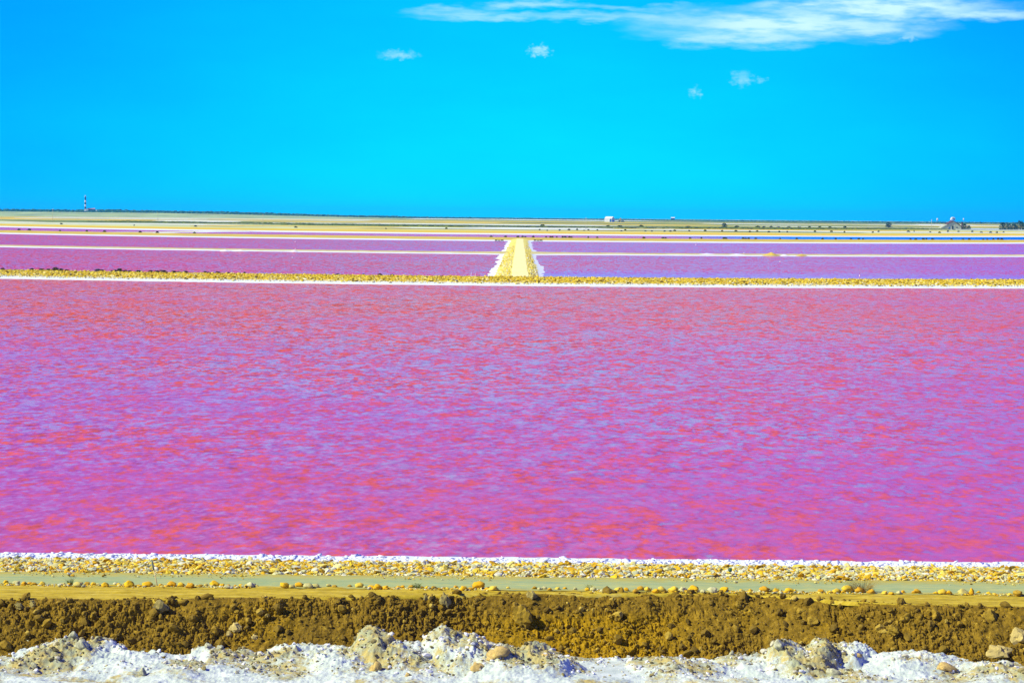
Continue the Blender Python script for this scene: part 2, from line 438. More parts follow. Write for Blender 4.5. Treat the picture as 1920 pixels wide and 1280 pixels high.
# far flats beyond the ponds
def flats_mat():
    m, t, b = new_mat('salt_marsh_flats'); p = t.pos()
    row = t.node('ShaderNodeAttribute', attribute_name='row').outputs['Fac']
    q = t.sep(p)
    lo = t.math('LOGARITHM', row, math.e)
    pv = t.comb(t.math('MULTIPLY', q[0], 0.0025), t.math('MULTIPLY', lo, 6.0), 0.0)
    wob = t.math('MULTIPLY', t.math('SUBTRACT', t.noise(pv, 1.0, 5.0, 0.65), 0.5), 0.30)
    k = t.rng(t.math('ADD', lo, t.math('MULTIPLY', wob, 0.25)), math.log(1650), math.log(12000), 0, 1, smooth=False)
    def s(y): return (math.log(y) - math.log(1650)) / (math.log(12000) - math.log(1650))
    white = (0.68, 0.72, 0.66); yel = (0.64, 0.44, 0.015); pale = (0.58, 0.62, 0.26); grn = (0.12, 0.18, 0.008); cream = (0.62, 0.62, 0.20); teal = (0.34, 0.46, 0.18)
    st = [(0, white), (s(1730), white), (s(1760), yel), (s(1960), (0.64, 0.48, 0.03)), (s(2040), pale), (s(2450), (0.54, 0.60, 0.24)), (s(2560), (0.5, 0.5, 0.1)),
          (s(2640), grn), (s(3050), (0.17, 0.24, 0.01)), (s(3150), (0.66, 0.44, 0.03)), (s(3700), (0.62, 0.46, 0.05)), (s(3900), cream), (s(5000), (0.50, 0.56, 0.14)), (s(7000), (0.52, 0.58, 0.2)), (1.0, teal)]
    c = t.ramp(k, st)
    pv2 = t.comb(t.math('MULTIPLY', q[0], 0.006), t.math('MULTIPLY', lo, 11.0), 0.0)
    n = t.noise(pv2, 1.0, 6.0, 0.7)
    far = t.rng(row, 1800, 2200)
    c = t.mix(t.math('MULTIPLY', t.rng(n, 0.50, 0.68), t.math('MULTIPLY', far, 0.85)), c, (0.16, 0.19, 0.02, 1))
    c = t.mix(t.math('MULTIPLY', t.rng(n, 0.44, 0.30), t.math('MULTIPLY', far, 0.7)), c, (0.66, 0.70, 0.34, 1))
    t.put(b.inputs['Base Color'], c); b.inputs['Roughness'].default_value = 0.95; b.inputs['Specular IOR Level'].default_value = 0.1
    return m
M_FLATS = flats_mat()
ys = [1672, 1690, 1720, 1760, 1850, 1960, 2080, 2250, 2450, 2640, 2850, 3100, 3400, 3800, 4400, 5200, 6500, 8500, 11000, 13500]
strip('marsh_flats', np.concatenate([np.linspace(-4200, -900, 12), np.linspace(-800, 800, 81), np.linspace(900, 4200, 12)]), [(1655, -0.5)] + [(y, 0.12 if i < 2 else 0.32) for i, y in enumerate(ys)], M_FLATS,
      wob=[6, 8, 8] + [0] * (len(ys) - 2), seed=4, freq=0.03)

def far_pan(name, x0, x1, y0, y1, mat, z=0.345):
    xs = np.linspace(x0, x1, 40); u = (xs - x0) / (x1 - x0)
    tap = np.minimum(1, np.minimum(u, 1 - u) * 8) ** 0.6
    ym = (y0 + y1) / 2 + (fbm(xs * 0.01, xs * 0, 2, 3) - 0.5) * (y1 - y0) * 0.3
    hw = (y1 - y0) / 2 * tap * (0.8 + 0.4 * fbm(xs * 0.02, xs * 0, 5, 3))
    me = grid_mesh(name, np.stack([xs, xs], 1), np.stack([ym - hw, ym + hw], 1), np.full((40, 2), z))
    return link(name, me, mat, kind='structure')
M_LILAC = water_mat('lilac_pan_water', (0.40, 0.05, 0.12), (0.38, 0.06, 0.2), 0.5, gust=300.0)
far_pan('salt_pan', -40, 900, 3750, 4060, M_BLUE); far_pan('salt_pan', 60, 700, 3330, 3480, M_BLUE); far_pan('salt_pan', -260, 160, 3560, 3640, M_LILAC)
far_pan('salt_pan', 330, 620, 3440, 3590, M_LILAC); far_pan('salt_pan', 560, 900, 3480, 3640, M_LILAC); far_pan('salt_pan', 300, 1100, 4700, 5000, M_LILAC)
far_pan('salt_pan', -900, -150, 3700, 3900, M_BLUE); far_pan('salt_pan', -1100, -250, 5200, 5600, M_BLUE); far_pan('salt_pan', -420, 600, 6100, 6500, M_BLUE)

PATCH = [simple('salt_flat_patch', (0.66, 0.70, 0.52), 0.95, 0.1, 0.02), simple('olive_patch', (0.30, 0.32, 0.03), 0.95, 0.35, 0.02), simple('green_patch', (0.13, 0.19, 0.012), 0.95, 0.35, 0.02), simple('yellow_patch', (0.62, 0.46, 0.03), 0.95, 0.25, 0.02)]
for i in range(130):
    yq = 2100 * (9000 / 2100) ** rng.random(); dq = yq * yq / 59280 * rng.uniform(0.8, 2.2); lq = yq * rng.uniform(0.02, 0.12); xq = rng.uniform(-0.24, 0.24) * yq
    far_pan('marsh_patch', xq - lq, xq + lq, float(bend(xq, yq)) - dq / 2, float(bend(xq, yq)) + dq / 2, PATCH[int(rng.choice(4, p=[.33, .22, .17, .28]))], 0.332 + 0.0011 * i if yq > 2300 else 0.33 + 0.0011 * i)

# dykes between the ponds
XD = np.linspace(-260, 260, 1041)
strip('stony_dyke', XD, [(446, -0.35), (450, -0.06), (453, 0.06), (457, 0.14), (460.5, 0.30), (466, 0.48), (473, 0.68), (480, 0.84), (485, 0.86), (489, 0.5), (496, -0.4)], M_DYKE2,
      wob=[.5, .8, .8, .8, .6, .6, .6, .6, .6, .6, .6], zn=0.06, seed=1, freq=0.25)
def flare(X, Y, Z):
    k = np.exp(-np.abs(X) / 9.0)
    mid = 842.0
    return mid + (Y - mid) * (1 + 0.9 * k), Z + 0.25 * k * (Z > 0.1)
strip('low_dyke', np.linspace(-420, 420, 841), [(814, -0.3), (819, 0.03), (824, 0.14), (830, 0.30), (838, 0.42), (848, 0.40), (856, 0.14), (864, -0.3)], M_DYKE3,
      wob=[1.5, 2, 1.5, 1, 1, 1, 1, 1], zn=0.07, seed=2, freq=0.12, extra=flare)
strip('far_dyke', np.linspace(-600, 600, 801), [(1232, -0.3), (1241, 0.04), (1250, 0.16), (1268, 0.26), (1278, 0.45), (1330, 0.60), (1385, 0.72), (1400, 0.5), (1412, -0.3)], M_DYKE4,
      wob=[2, 3, 2, 2, 2, 2, 4, 4, 4], zn=0.08, seed=3, freq=0.06)

# causeway running straight away between the ponds
ycw = np.linspace(486, 1290, 805)
prof = [(-9.0, -0.5), (-6.6, -0.02), (-5.9, 0.10), (-5.0, 0.30), (-3.6, 0.62), (-1.9, 0.80), (0, 0.82), (1.9, 0.80), (3.0, 0.62), (4.0, 0.30), (4.9, 0.10), (5.7, -0.02), (8.0, -0.5)]
PX = np.array([q[0] for q in prof]); PZ = np.array([q[1] for q in prof])
Xc = np.repeat(PX[None], len(ycw), 0); Yc = np.repeat(ycw[:, None], len(PX), 1)
edge = np.array([1, 1, 1, .8, .4, 0.1, 0, 0.1, .3, .8, 1, 1, 1])
Xc = Xc + (fbm(Yc * 0.035, np.sign(Xc) * 9 + 20, 5, 6, 0.58) - 0.5) * 3.0 * edge[None]
Zc = np.repeat(PZ[None], len(ycw), 0) + (fbm(Xc * 0.8, Yc * 0.15, 6, 4) - 0.5) * 0.12
link('causeway', grid_mesh('causeway', Xc, Yc, Zc), M_VERGE, kind='structure')
M_ROADC = simple('pale_gravel_road', (0.80, 0.74, 0.27), 0.95, 0.12, 0.6)
Xr = np.repeat(np.array([[-1.75, -0.9, 0, 0.9, 1.75]]), len(ycw), 0); Yr = np.repeat(ycw[:, None], 5, 1)
Xr = Xr + (fbm(Yr * 0.05, Xr * 0 + 3, 7, 3) - 0.5) * 0.5
link('gravel_road', grid_mesh('gravel_road', Xr, Yr, np.full_like(Xr, 0.885) - np.abs(Xr) * 0.012), M_ROADC, kind='structure')

# salt spit that parts the farthest pond on the left
a = pix(262, 438.5, 0.2); b2 = pix(400, 431.5, 0.2)
n = 60; tt = np.linspace(0, 1, n)[:, None]; cx_ = a.x - 30 + (b2.x - a.x + 60) * tt; cy_ = 1400 + (1720 - 1400) * tt
off = np.array([[-24, -18, -8, 0, 8, 18, 24.]]); zz = np.array([[-.3, .08, .24, .30, .24, .08, -.3]])
Xs = cx_ + off * 0.9 + (fbm(tt * 9 + 0 * off, off * 0.05, 3, 4) - .5) * 12; Ys = np.repeat(cy_, 7, 1)
link('salt_spit', grid_mesh('salt_spit', Xs, bend(Xs, Ys), np.repeat(zz, n, 0)), M_DYKE3, kind='structure')

# near dyke with its track
def edge_y(x):
    """depth of the crumbling edge where the dug bank begins"""
    px = np.array([-200, 0, 320, 640, 960, 1280, 1440, 1600, 1700, 1920, 2200]); Y = np.array([76.5, 76.5, 76.9, 77.7, 78.7, 79.15, 78.95, 77.75, 77.3, 77.05, 77.0])
    return np.interp(np.asarray(x), (px - VPX) / F * 78.0, Y)
XN = np.linspace(-30, 30, 601)
XC = np.concatenate([np.linspace(-250, -30, 45), XN[1:-1], np.linspace(30, 250, 45)])
strip('near_dyke', XC, [(97, -0.5), (93.5, -0.12), (92.2, 0.0), (91, 0.10), (89.5, 0.24), (87.8, 0.41), (86.5, 0.53), (85, 0.64), (83, 0.70), (82.1, 0.70), (81.4, 0.69), (79.5, 0.69), (79.42, -1.3), (78.6, -1.32), (77.6, -1.33), (76.2, -1.34), (75.2, -1.35)], M_NEAR,
      wob=[.1, .25, .3, .3, .3, .2, .1, .1, .1, .05, 0, 0, 0, 0, 0, 0, 0], zn=0.02, seed=5, freq=0.7)

def track_mat():
    m, t, b = new_mat('dusty_track'); p = t.pos(); q = t.sep(p)
    pv = t.vec('MULTIPLY', p, (0.5, 3.2, 1.0))
    n = t.noise(pv, 1.0, 6.0, 0.65); n2 = t.noise(t.vec('MULTIPLY', p, (2.5, 7.0, 1.0)), 1.0, 5.0, 0.7)
    c = t.mix(t.rng(n, 0.32, 0.68), (0.24, 0.33, 0.15, 1), (0.36, 0.40, 0.15, 1))
    c = t.mix(t.rng(n2, 0.45, 0.72, 0.0, 0.6), c, (0.50, 0.44, 0.10, 1))
    fr = t.math('ADD', t.rng(q[1], 81.3, 82.1), t.rng(q[1], 80.0, 79.2), clamp=True)
    c = t.mix(t.math('MULTIPLY', fr, t.rng(n2, 0.3, 0.6)), c, (0.42, 0.34, 0.05, 1))
    t.put(b.inputs['Base Color'], c); b.inputs['Roughness'].default_value = 0.95; b.inputs['Specular IOR Level'].default_value = 0.1
    return m
Xt, Yt = np.meshgrid(np.linspace(-60, 60, 1201), np.linspace(79.3, 82.35, 32), indexing='ij')
rut = -0.035 * np.exp(-((Yt - 80.2) / 0.22) ** 2) - 0.03 * np.exp(-((Yt - 81.5) / 0.22) ** 2)
Yt2 = Yt + (fbm(Xt * 0.8, Yt * 0, 2, 4) - .5) * 0.25 * (np.abs(Yt - 80.8) > 1.2)
link('dirt_track', grid_mesh('dirt_track', Xt, Yt2, 0.735 + rut + (fbm(Xt * 2, Yt * 2, 1, 4) - .5) * 0.025), track_mat(), kind='structure')

# tan shoulder between track and bank
def shoulder_mat():
    m, t, b = new_mat('graded_earth'); p = t.pos()
    n = t.noise(t.vec('MULTIPLY', p, (0.6, 5.0, 1.0)), 1.0, 6.0, 0.7)
    n = t.math('ADD', t.math('MULTIPLY', n, 0.7), t.math('MULTIPLY', t.noise(t.vec('MULTIPLY', p, (3.0, 9.0, 1.0)), 1.0, 6.0, 0.75), 0.3))
    c = t.ramp(n, [(0.28, (0.15, 0.10, 0.006)), (0.42, (0.32, 0.23, 0.015)), (0.55, (0.50, 0.37, 0.03)), (0.72, (0.48, 0.44, 0.15))])
    t.put(b.inputs['Base Color'], c); b.inputs['Roughness'].default_value = 0.95; b.inputs['Specular IOR Level'].default_value = 0.1
    return m
u = np.linspace(0, 1, 26)[None]; xs = np.linspace(-23, 23, 1151)[:, None]
E0 = edge_y(xs) - 0.05
Ysh = E0 + (79.55 - E0) * u; Xsh = xs + 0 * u
Zsh = 0.70 + 0.035 * u + (fbm(Xsh * 1.5, Ysh * 4, 2, 5, .6) - .5) * 0.09
Zsh[:, 0] -= 0.12
link('earth_shoulder', grid_mesh('earth_shoulder', Xsh, Ysh, Zsh), shoulder_mat(), kind='structure')

# dug bank
def bank_mat():
    m, t, b = new_mat('dug_earth'); p = t.pos(); q = t.sep(p)
    n = t.noise(p, 0.45, 5.0, 0.6); n2 = t.noise(p, 5.0, 6.0, 0.7)
    c = t.ramp(n2, [(0.28, (0.085, 0.054, 0.006)), (0.46, (0.160, 0.100, 0.011)), (0.60, (0.23, 0.145, 0.015)), (0.72, (0.42, 0.30, 0.035))])
    warm = t.rng(t.math('ABSOLUTE', t.math('SUBTRACT', q[0], 2.2)), 1.0, 5.0, 0.75, 0.0)
    c = t.mix(t.math('ADD', t.math('MULTIPLY', warm, t.rng(q[2], 0.35, -0.1)), t.rng(n, 0.56, 0.68, 0.0, 0.35), clamp=True), c, t.mix(t.rng(n2, 0.3, 0.7), (0.21, 0.125, 0.004, 1), (0.42, 0.25, 0.006, 1)))
    t.put(b.inputs['Base Color'], c); b.inputs['Roughness'].default_value = 1.0; b.inputs['Specular IOR Level'].default_value = 0.05
    return m
BK_D = 2.5
def bank_z(x, v):
    """height on the bank; v = metres in front of the edge"""
    return np.interp(v, [-0.5, -0.2, 0.0, 0.5, 1.3, 2.1, 2.7], [0.62, 0.70, 0.69, 0.36, -0.22, -0.72, -0.95])
def bank_var(x, v): return 0.30 + 0.9 * sm(0.38, 0.62, fbm(x * 0.45 + 3, v * 0.9, 6, 3))     # packed stretches and crumbled ones
xs = np.linspace(-23, 23, 1450)[:, None]; v = np.linspace(-0.5, 2.7, 98)[None]
Xb = xs + 0 * v; Vb = v + 0 * xs
Yb = edge_y(Xb) - Vb + (fbm(Xb * 0.9, Vb * 0.6, 3, 4, .6) - .5) * 0.5 + (fbm(Xb * 5 + 9, Vb * 5, 5, 4, .65) - .5) * 0.12
rough = 0.25 * sm(-0.45, -0.2, Vb) + 0.75 * sm(-0.1, 0.35, Vb)
lump = (fbm(Xb * 1.0, Vb * 1.0, 1, 3) - .5) * 0.34 + (.6 - ridge(Xb * 4.2, Vb * 4.6, 2, 4, .65)) * 0.19 + (fbm(Xb * 7, Vb * 7, 4, 3, .6) - .5) * 0.10
lump = lump * rough * bank_var(Xb, Vb)
Zb = bank_z(Xb, Vb) + 0.78 * lump; Yb = Yb - 0.62 * lump                # relief stands square to the slope
BANK = link('earth_bank', grid_mesh('earth_bank', Xb, Yb, Zb, False), bank_mat(), kind='structure')
def bank_point(x, v):
    y = edge_y(x) - v + (fbm(x * 0.9, v * 0.6, 3, 4, .6) - .5) * 0.5
    l = (fbm(x * 1.0, v * 1.0, 1, 3) - .5) * 0.34 + (.6 - ridge(x * 4.2, v * 4.6, 2, 4, .65)) * 0.19 + (fbm(x * 7, v * 7, 4, 3, .6) - .5) * 0.10
    l = l * sm(-0.05, 0.35, v) * bank_var(x, v)
    return y - 0.62 * l, bank_z(x, v) + 0.78 * l

# salt-crusted ground in front, with heaped mounds
MOUNDS = [  # photo column, depth, height above the flat, half width, half depth, dirt
    (60, 74.6, 0.30, 1.2, 0.9, .10), (128, 75.0, 0.62, 1.15, 0.75, .30), (175, 74.9, 0.56, 1.3, 0.7, .02), (235, 74.6, 0.30, 2.0, 0.8, -.1),
    (90, 74.0, 0.45, 1.0, 0.6, .38),
    (395, 75.2, 0.38, 1.0, 0.6, .05), (590, 75.2, 0.42, 1.5, 0.7, -.05), (640, 74.6, 0.45, 1.2, 0.8, .0),
    (708, 74.9, 1.02, 0.75, 0.7, .42), (760, 74.5, 0.62, 1.1, 0.8, .12), (832, 74.9, 1.10, 0.95, 0.65, .34), (875, 74.6, 0.82, 1.1, 0.8, .15), (930, 74.3, 0.62, 1.3, 0.9, .12),
    (1015, 74.5, 0.62, 1.0, 0.7, .22), (1030, 73.8, 0.45, 0.9, 0.7, .34), (960, 73.3, 0.30, 1.4, 0.9, .30), (700, 73.2, 0.2, 1.8, 1.0, .1),
    (1235, 74.6, 0.22, 0.5, 0.5, .25), (1280, 74.0, 0.25, 1.2, 0.8, .12), (1468, 75.0, 0.80, 0.75, 0.6, .42), (1538, 74.9, 0.78, 0.65, 0.65, .40), (1500, 74.5, 0.45, 1.0, 0.7, .22),
    (1590, 75.3, 0.62, 1.0, 0.5, -.05), (1720, 75.0, 0.35, 1.6, 0.8, -.08), (1420, 75.0, 0.30, 1.0, 0.6, .2), (1880, 73.8, 0.3, 1.2, 0.8, .0), (330, 73.2, 0.2, 2.0, .9, .05),
    (2050, 75, 0.5, 1.5, 0.9, .2), (-120, 75, 0.6, 1.5, 0.9, .15)]
def salt_h(X, Y):
    flat = sm(0.4, 1.5, np.hypot((X - col_at(1155, 73.6)) / 1.25, (Y - 73.6) / 1.6))       # the smooth pool of salt
    Z = -0.80 + (fbm(X * 0.5, Y * 0.7, 1, 4) - .5) * 0.34 * flat
    D = np.zeros_like(X)
    H = np.zeros_like(X)
    wx = X + (fbm(X * 1.1, Y * 1.1, 3, 3) - .5) * 0.9; wy = Y + (fbm(X * 1.1 + 40, Y * 1.1, 4, 3) - .5) * 0.9
    for (px, my, h, rx, ry, d) in MOUNDS:
        r = np.hypot((wx - col_at(px, my)) / rx, (wy - my) / np.where(wy < my, ry * 2.3, ry))
        g = np.clip(1 - (r / 1.2) ** 2, 0, 1) ** 1.15
        H = np.maximum(H, 0.9 * h * g) + 0.12 * np.minimum(H, h * g)
        D = D + d * np.clip(1.25 - r, 0, 1) ** 0.7
    rough = 0.40 + 0.60 * sm(0.06, 0.40, H)
    rough = rough * (0.15 + 0.85 * flat)
    lum = (ridge(X * 1.1, Y * 1.4, 5, 4, .6) - .6) * 0.34 + (fbm(X * 4, Y * 5, 2, 5, .66) - .5) * 0.22 + (ridge(X * 8, Y * 9, 6, 3, .6) - .6) * 0.06
    D = D + 0.20 - 0.40 * (1 - flat) + (fbm(X * 0.9, Y * 0.9, 7, 5) - .5) * 1.7
    return Z + H + lum * rough, D
xs = np.linspace(-21, 21, 1500); ysl = np.linspace(70.0, 77.4, 236)
Xg, Yg = np.meshgrid(xs, ysl, indexing='ij')
Zg, Dg = salt_h(Xg, Yg)
Zg = Zg - 0.6 * sm(75.9, 76.9, Yg)
me = grid_mesh('salt_ground', Xg, Yg, Zg, True); attr(me, 'dirt', Dg)
link('salt_ground', me, M_SALT, kind='structure')
# the hill of salt the viewer stands on, falling to the ditch
xh = np.linspace(-120, 120, 61); yh = np.array([-14, -6, -1, 3, 10, 20, 35, 50, 60, 66, 69.9, 70.6, 78])
Xh, Yh = np.meshgrid(xh, yh, indexing='ij')
Zh = np.interp(Yh, [-14, -6, 3, 66, 69.9, 70.6, 78], [10, 11.3, 11.2, -0.55, -0.95, -1.3, -1.4])
me = grid_mesh('salt_hill', Xh, Yh, Zh); attr(me, 'dirt', np.full(Xh.size, 0.1))
link('salt_hill', me, M_SALT, kind='structure')

# ------------------------------------------------------------------ stones of the near dyke
def near_z(y):
    return np.interp(y, [82.1, 83, 85, 86.5, 87.8, 89.5], [0.70, 0.70, 0.64, 0.53, 0.41, 0.24])
RUB = bpy.data.objects['near_dyke']
N = 21000
px_ = rng.uniform(-22, 22, N); py_ = 82.25 + 4.9 * rng.random(N) ** 0.95 + (fbm(px_ * 0.6, px_ * 0, 3, 3) - .5) * 0.5
sz = np.clip(rng.lognormal(math.log(0.043), 0.48, N), 0.02, 0.125)
S3 = np.stack([sz * rng.uniform(1.0, 1.8, N), sz * rng.uniform(0.8, 1.2, N), sz * rng.uniform(0.6, 0.95, N)], -1)
hum = (fbm(px_ * 1.4, py_ * 1.4, 4, 4) - 0.4) * 0.14 * sm(88, 85.5, py_)
P3 = np.stack([px_, py_, near_z(py_) + sz * 0.25 + np.clip(hum, 0, .2) * sm(82.2, 83.0, py_)], -1)
tint = np.clip(rng.beta(1.5, 1.4, N) * 0.95 + (fbm(px_ * 0.25, py_ * 0.5, 6, 3) - .5) * 0.5 + 0.08 * rng.random(N) + 0.09, 0, 1)
tint[rng.random(N) < 0.1] = 0.98
rz = rng.uniform(0, 6.28, N); tx = rng.normal(0, 0.35, N); ty = rng.normal(0, 0.35, N)
vis = np.abs(px_) < 17.6 * py_ / 84
big = np.argsort(-(sz * S3[:, 0]) * vis)[:290]
rest = np.setdiff1d(np.arange(N), big)
mid_ = rest[sz[rest] > 0.062]; fine_ = rest[sz[rest] <= 0.062]
link('stone_rubble', scatter('stone_rubble', ANG, P3[mid_], S3[mid_], rz[mid_], tx[mid_], ty[mid_], tint[mid_], False), M_STONE_S, RUB, kind='stuff')
link('small_rubble', scatter('small_rubble', PEBBLE, P3[fine_], S3[fine_], rz[fine_], tx[fine_], ty[fine_], tint[fine_], False), M_STONE_S, RUB, kind='stuff')
for i in big:
    o = bpy.data.objects.new('stone', shape_mesh('stone', ANG, int(rng.integers(6)), M_STONE_O, False)); COL.objects.link(o)
    o.parent = RUB; o.location = P3[i] + np.array([0, 0, 0.02]); o.scale = S3[i]; o.rotation_euler = (tx[i], ty[i], rz[i])
# salt-caked lumps along the waterline
N = 2000
lx = rng.uniform(-24, 24, N); ly = rng.uniform(87.6, 91.8, N) + (fbm(lx * 0.7, lx * 0, 5, 4) - .5) * 1.0
ls = np.clip(rng.lognormal(math.log(0.045), 0.5, N), 0.02, 0.13)
lz = np.interp(ly, [87.8, 89.5, 91, 92.2, 94], [0.41, 0.24, 0.10, 0.0, -0.12])
M_SALTLUMP = simple('caked_salt', (0.68, 0.69, 0.68), 0.8, 0.06, 4.0)
link('salt_crust', scatter('salt_crust', PEBBLE, np.stack([lx, ly, lz + 0.2 * ls], -1), np.stack([ls * 1.7, ls * 1.2, ls * .55], -1), rng.uniform(0, 6, N), rng.normal(0, .2, N), rng.normal(0, .2, N), rng.random(N), True), M_SALTLUMP, RUB, kind='stuff')

# far rubble on the stony dyke
N = 34000
fx = rng.uniform(-125, 125, N); fy = 457 + 28 * rng.random(N) ** 0.8
fs = np.clip(rng.lognormal(math.log(0.085), 0.5, N), 0.04, 0.30)
fz = np.interp(fy, [453, 457, 460.5, 466, 473, 480, 485], [0.06, 0.14, 0.30, 0.48, 0.68, 0.84, 0.86])
ft = np.clip(rng.beta(1.6, 1.5, N) - 0.1 * sm(465, 480, fy) + 0.35 * sm(467, 459, fy), 0, 1)
ft[(rng.random(N) < 0.2) & (fy < 470)] = 0.0
link('stone_rubble', scatter('stone_rubble', PEBBLE, np.stack([fx, bend(fx, fy), fz + fs * 0.2], -1), np.stack([fs * 1.5, fs, fs * 0.9], -1), rng.uniform(0, 6, N), rng.normal(0, .3, N), rng.normal(0, .3, N), ft, False), M_FARSTONE, bpy.data.objects['stony_dyke'], kind='stuff')
# stones on the verges of the causeway
N = 2600
cyv = 488 + 500 * rng.random(N) ** 1.7; side = rng.random(N) < 0.5
cxv = np.where(side, rng.uniform(-5.0, -2.0, N), rng.uniform(2.0, 4.0, N))
cs = np.clip(rng.lognormal(math.log(0.12), 0.4, N), 0.06, 0.30)
cz = np.interp(cxv, PX, PZ)
link('stone_rubble', scatter('stone_rubble', PEBBLE, np.stack([cxv, cyv, cz + cs * .2], -1), np.stack([cs * 1.3, cs, cs * .9], -1), rng.uniform(0, 6, N), rng.normal(0, .3, N), rng.normal(0, .3, N), np.clip(rng.beta(2, 1.2, N) + 0.1, 0, 1), False), M_FARSTONE, bpy.data.objects['causeway'], kind='stuff')

# clods of the dug bank
N = 7500
kx = rng.uniform(-22, 22, N); kv = rng.uniform(-0.25, 2.55, N) ** 1.0
ks = np.clip(rng.lognormal(math.log(0.021), 0.78, N), 0.009, 0.17)
ky, kz = bank_point(kx, kv)
P3 = np.stack([kx, ky, kz + ks * 0.25], -1); S3 = np.stack([ks * rng.uniform(.9, 1.5, N), ks, ks * rng.uniform(.8, 1.2, N)], -1)
kt = np.clip(rng.beta(2, 2, N) + 0.25 * np.exp(-((kx - 2.2) / 3.0) ** 2) - 0.1, 0, 1)
rz = rng.uniform(0, 6.28, N); tx = rng.normal(0, 0.6, N); ty = rng.normal(0, 0.6, N)
vis = (np.abs(kx) < 16.4) & (kv < 2.1)
big = np.argsort(-ks * vis)[:290]; rest = np.setdiff1d(np.arange(N), big)
mid_ = rest[ks[rest] > 0.04]; fine_ = rest[ks[rest] <= 0.04]
link('clod_litter', scatter('clod_litter', CLOD, P3[mid_], S3[mid_], rz[mid_], tx[mid_], ty[mid_], kt[mid_], False), M_CLOD_S, BANK, kind='stuff')
link('crumb_litter', scatter('crumb_litter', PEBBLE, P3[fine_], S3[fine_], rz[fine_], tx[fine_], ty[fine_], kt[fine_], False), M_CLOD_S, BANK, kind='stuff')
for i in big:
    o = bpy.data.objects.new('clod', shape_mesh('clod', CLOD, int(rng.integers(6)), M_CLOD_O, False)); COL.objects.link(o)
    o.parent = BANK; o.location = P3[i]; o.scale = S3[i]; o.rotation_euler = (tx[i], ty[i], rz[i])

# gravelly salt crumbs on the mounds
N = 9000
qx = rng.uniform(-20, 20, N); qy = rng.uniform(72.2, 75.9, N); qz, qd = salt_h(qx, qy)
keep = rng.random(N) < np.clip(0.2 + qd * 0.8 + 0.4 * sm(-0.6, -0.2, qz), 0.06, 1); qx, qy, qz, qd = qx[keep], qy[keep], qz[keep], qd[keep]; N = len(qx)
qs = np.clip(rng.lognormal(math.log(0.03), 0.5, N), 0.012, 0.13)
CRUMB = [(0.0, (0.10, 0.09, 0.04)), (0.3, (0.30, 0.25, 0.09)), (0.55, (0.50, 0.47, 0.30)), (0.75, (0.64, 0.65, 0.60)), (1.0, (0.68, 0.70, 0.69))]
link('salt_crumbs', scatter('salt_crumbs', PEBBLE, np.stack([qx, qy, qz + qs * .2], -1), np.stack([qs * 1.3, qs, qs * .9], -1), rng.uniform(0, 6, N), rng.normal(0, .5, N), rng.normal(0, .5, N), np.clip(rng.random(N) + 0.25 - qd * 0.6, 0, 1), False),
     stone_mat('salt_crumb', False, CRUMB, 16.0), bpy.data.objects['salt_ground'], kind='stuff')

# ------------------------------------------------------------------ single stones one can pick out
KX = []   # photo column, width in photo pixels
for offs, lst in ((0, [(10, 30), (40, 28), (82, 44), (130, 30), (160, 24), (185, 26), (235, 34), (350, 30), (385, 24), (442, 48), (482, 32), (520, 28), (560, 18), (592, 40), (640, 26), (665, 26), (725, 54), (775, 16), (830, 50), (900, 18), (940, 22), (966, 50), (1020, 34),
                      (1075, 46), (1130, 28), (1160, 24), (1200, 52), (1250, 30), (1285, 36), (1325, 18), (1352, 20), (1385, 22), (1415, 42), (1445, 20), (1605, 52), (1645, 34), (1687, 46), (1740, 48), (1780, 36), (1850, 24), (1887, 26)]),
                  (640, [(50, 22), (105, 40), (140, 20), (180, 42), (215, 48), (257, 40), (330, 28), (352, 22), (400, 26), (490, 24), (530, 30), (655, 26), (700, 42), (738, 24), (782, 60), (830, 26), (862, 54), (950, 16), (1100, 26), (1130, 24), (1155, 30), (1185, 22), (1232, 28),
                         (1272, 22), (1330, 20), (1400, 26), (1430, 30), (1515, 18), (1575, 42), (1622, 28), (1672, 30), (1700, 32), (1742, 34), (1782, 36), (1817, 46), (1885, 52)]),
                  (1280, [(15, 46), (75, 56), (130, 30), (190, 56), (255, 50), (350, 18), (405, 22), (485, 52), (545, 32), (620, 52), (660, 18), (800, 36), (850, 26), (885, 40), (915, 28), (952, 54), (1025, 52), (1082, 44), (1160, 34), (1190, 30), (1240, 30),
                          (1270, 24), (1345, 42), (1450, 26), (1485, 40), (1520, 34), (1600, 56), (1650, 34), (1700, 20), (1750, 26), (1905, 54)])):
    KX += [(offs + x / 3, w / 3) for x, w in lst]
ORD = ['first', 'second', 'third', 'fourth', 'fifth', 'sixth', 'seventh', 'eighth', 'ninth', 'tenth', 'eleventh', 'twelfth', 'thirteenth', 'fourteenth', 'fifteenth', 'sixteenth', 'seventeenth', 'eighteenth', 'nineteenth', 'twentieth', 'twenty-first', 'twenty-second']
def which_one(xs, marks):
    """for every column: (ordinal, side, landmark) counted from its nearest landmark"""
    xs = sorted(xs); out = {}
    for x in xs:
        best = None
        for mx, nm in marks:
            n = sum(1 for q in xs if (mx < q < x) or (x < q < mx))
            if best is None or n < best[0]: best = (n, 'right' if x > mx else 'left', nm)
        out[x] = (ORD[best[0]], best[1], best[2])
    return out
KW = which_one([q[0] for q in KX], [(-5, 'left frame edge'), (130.4, 'dark green herb'), (296.1, 'leaning stake'), (500.2, 'gap left of the middle'), (785.1, 'olive tuft'), (960.1, 'bare stretch at the middle'), (1110.1, 'yellow green tuft'), (1301, 'bank brow'), (1460.1, 'bright low herb'), (1625.1, 'dry bush'), (1930, 'right frame edge')])
special = {}
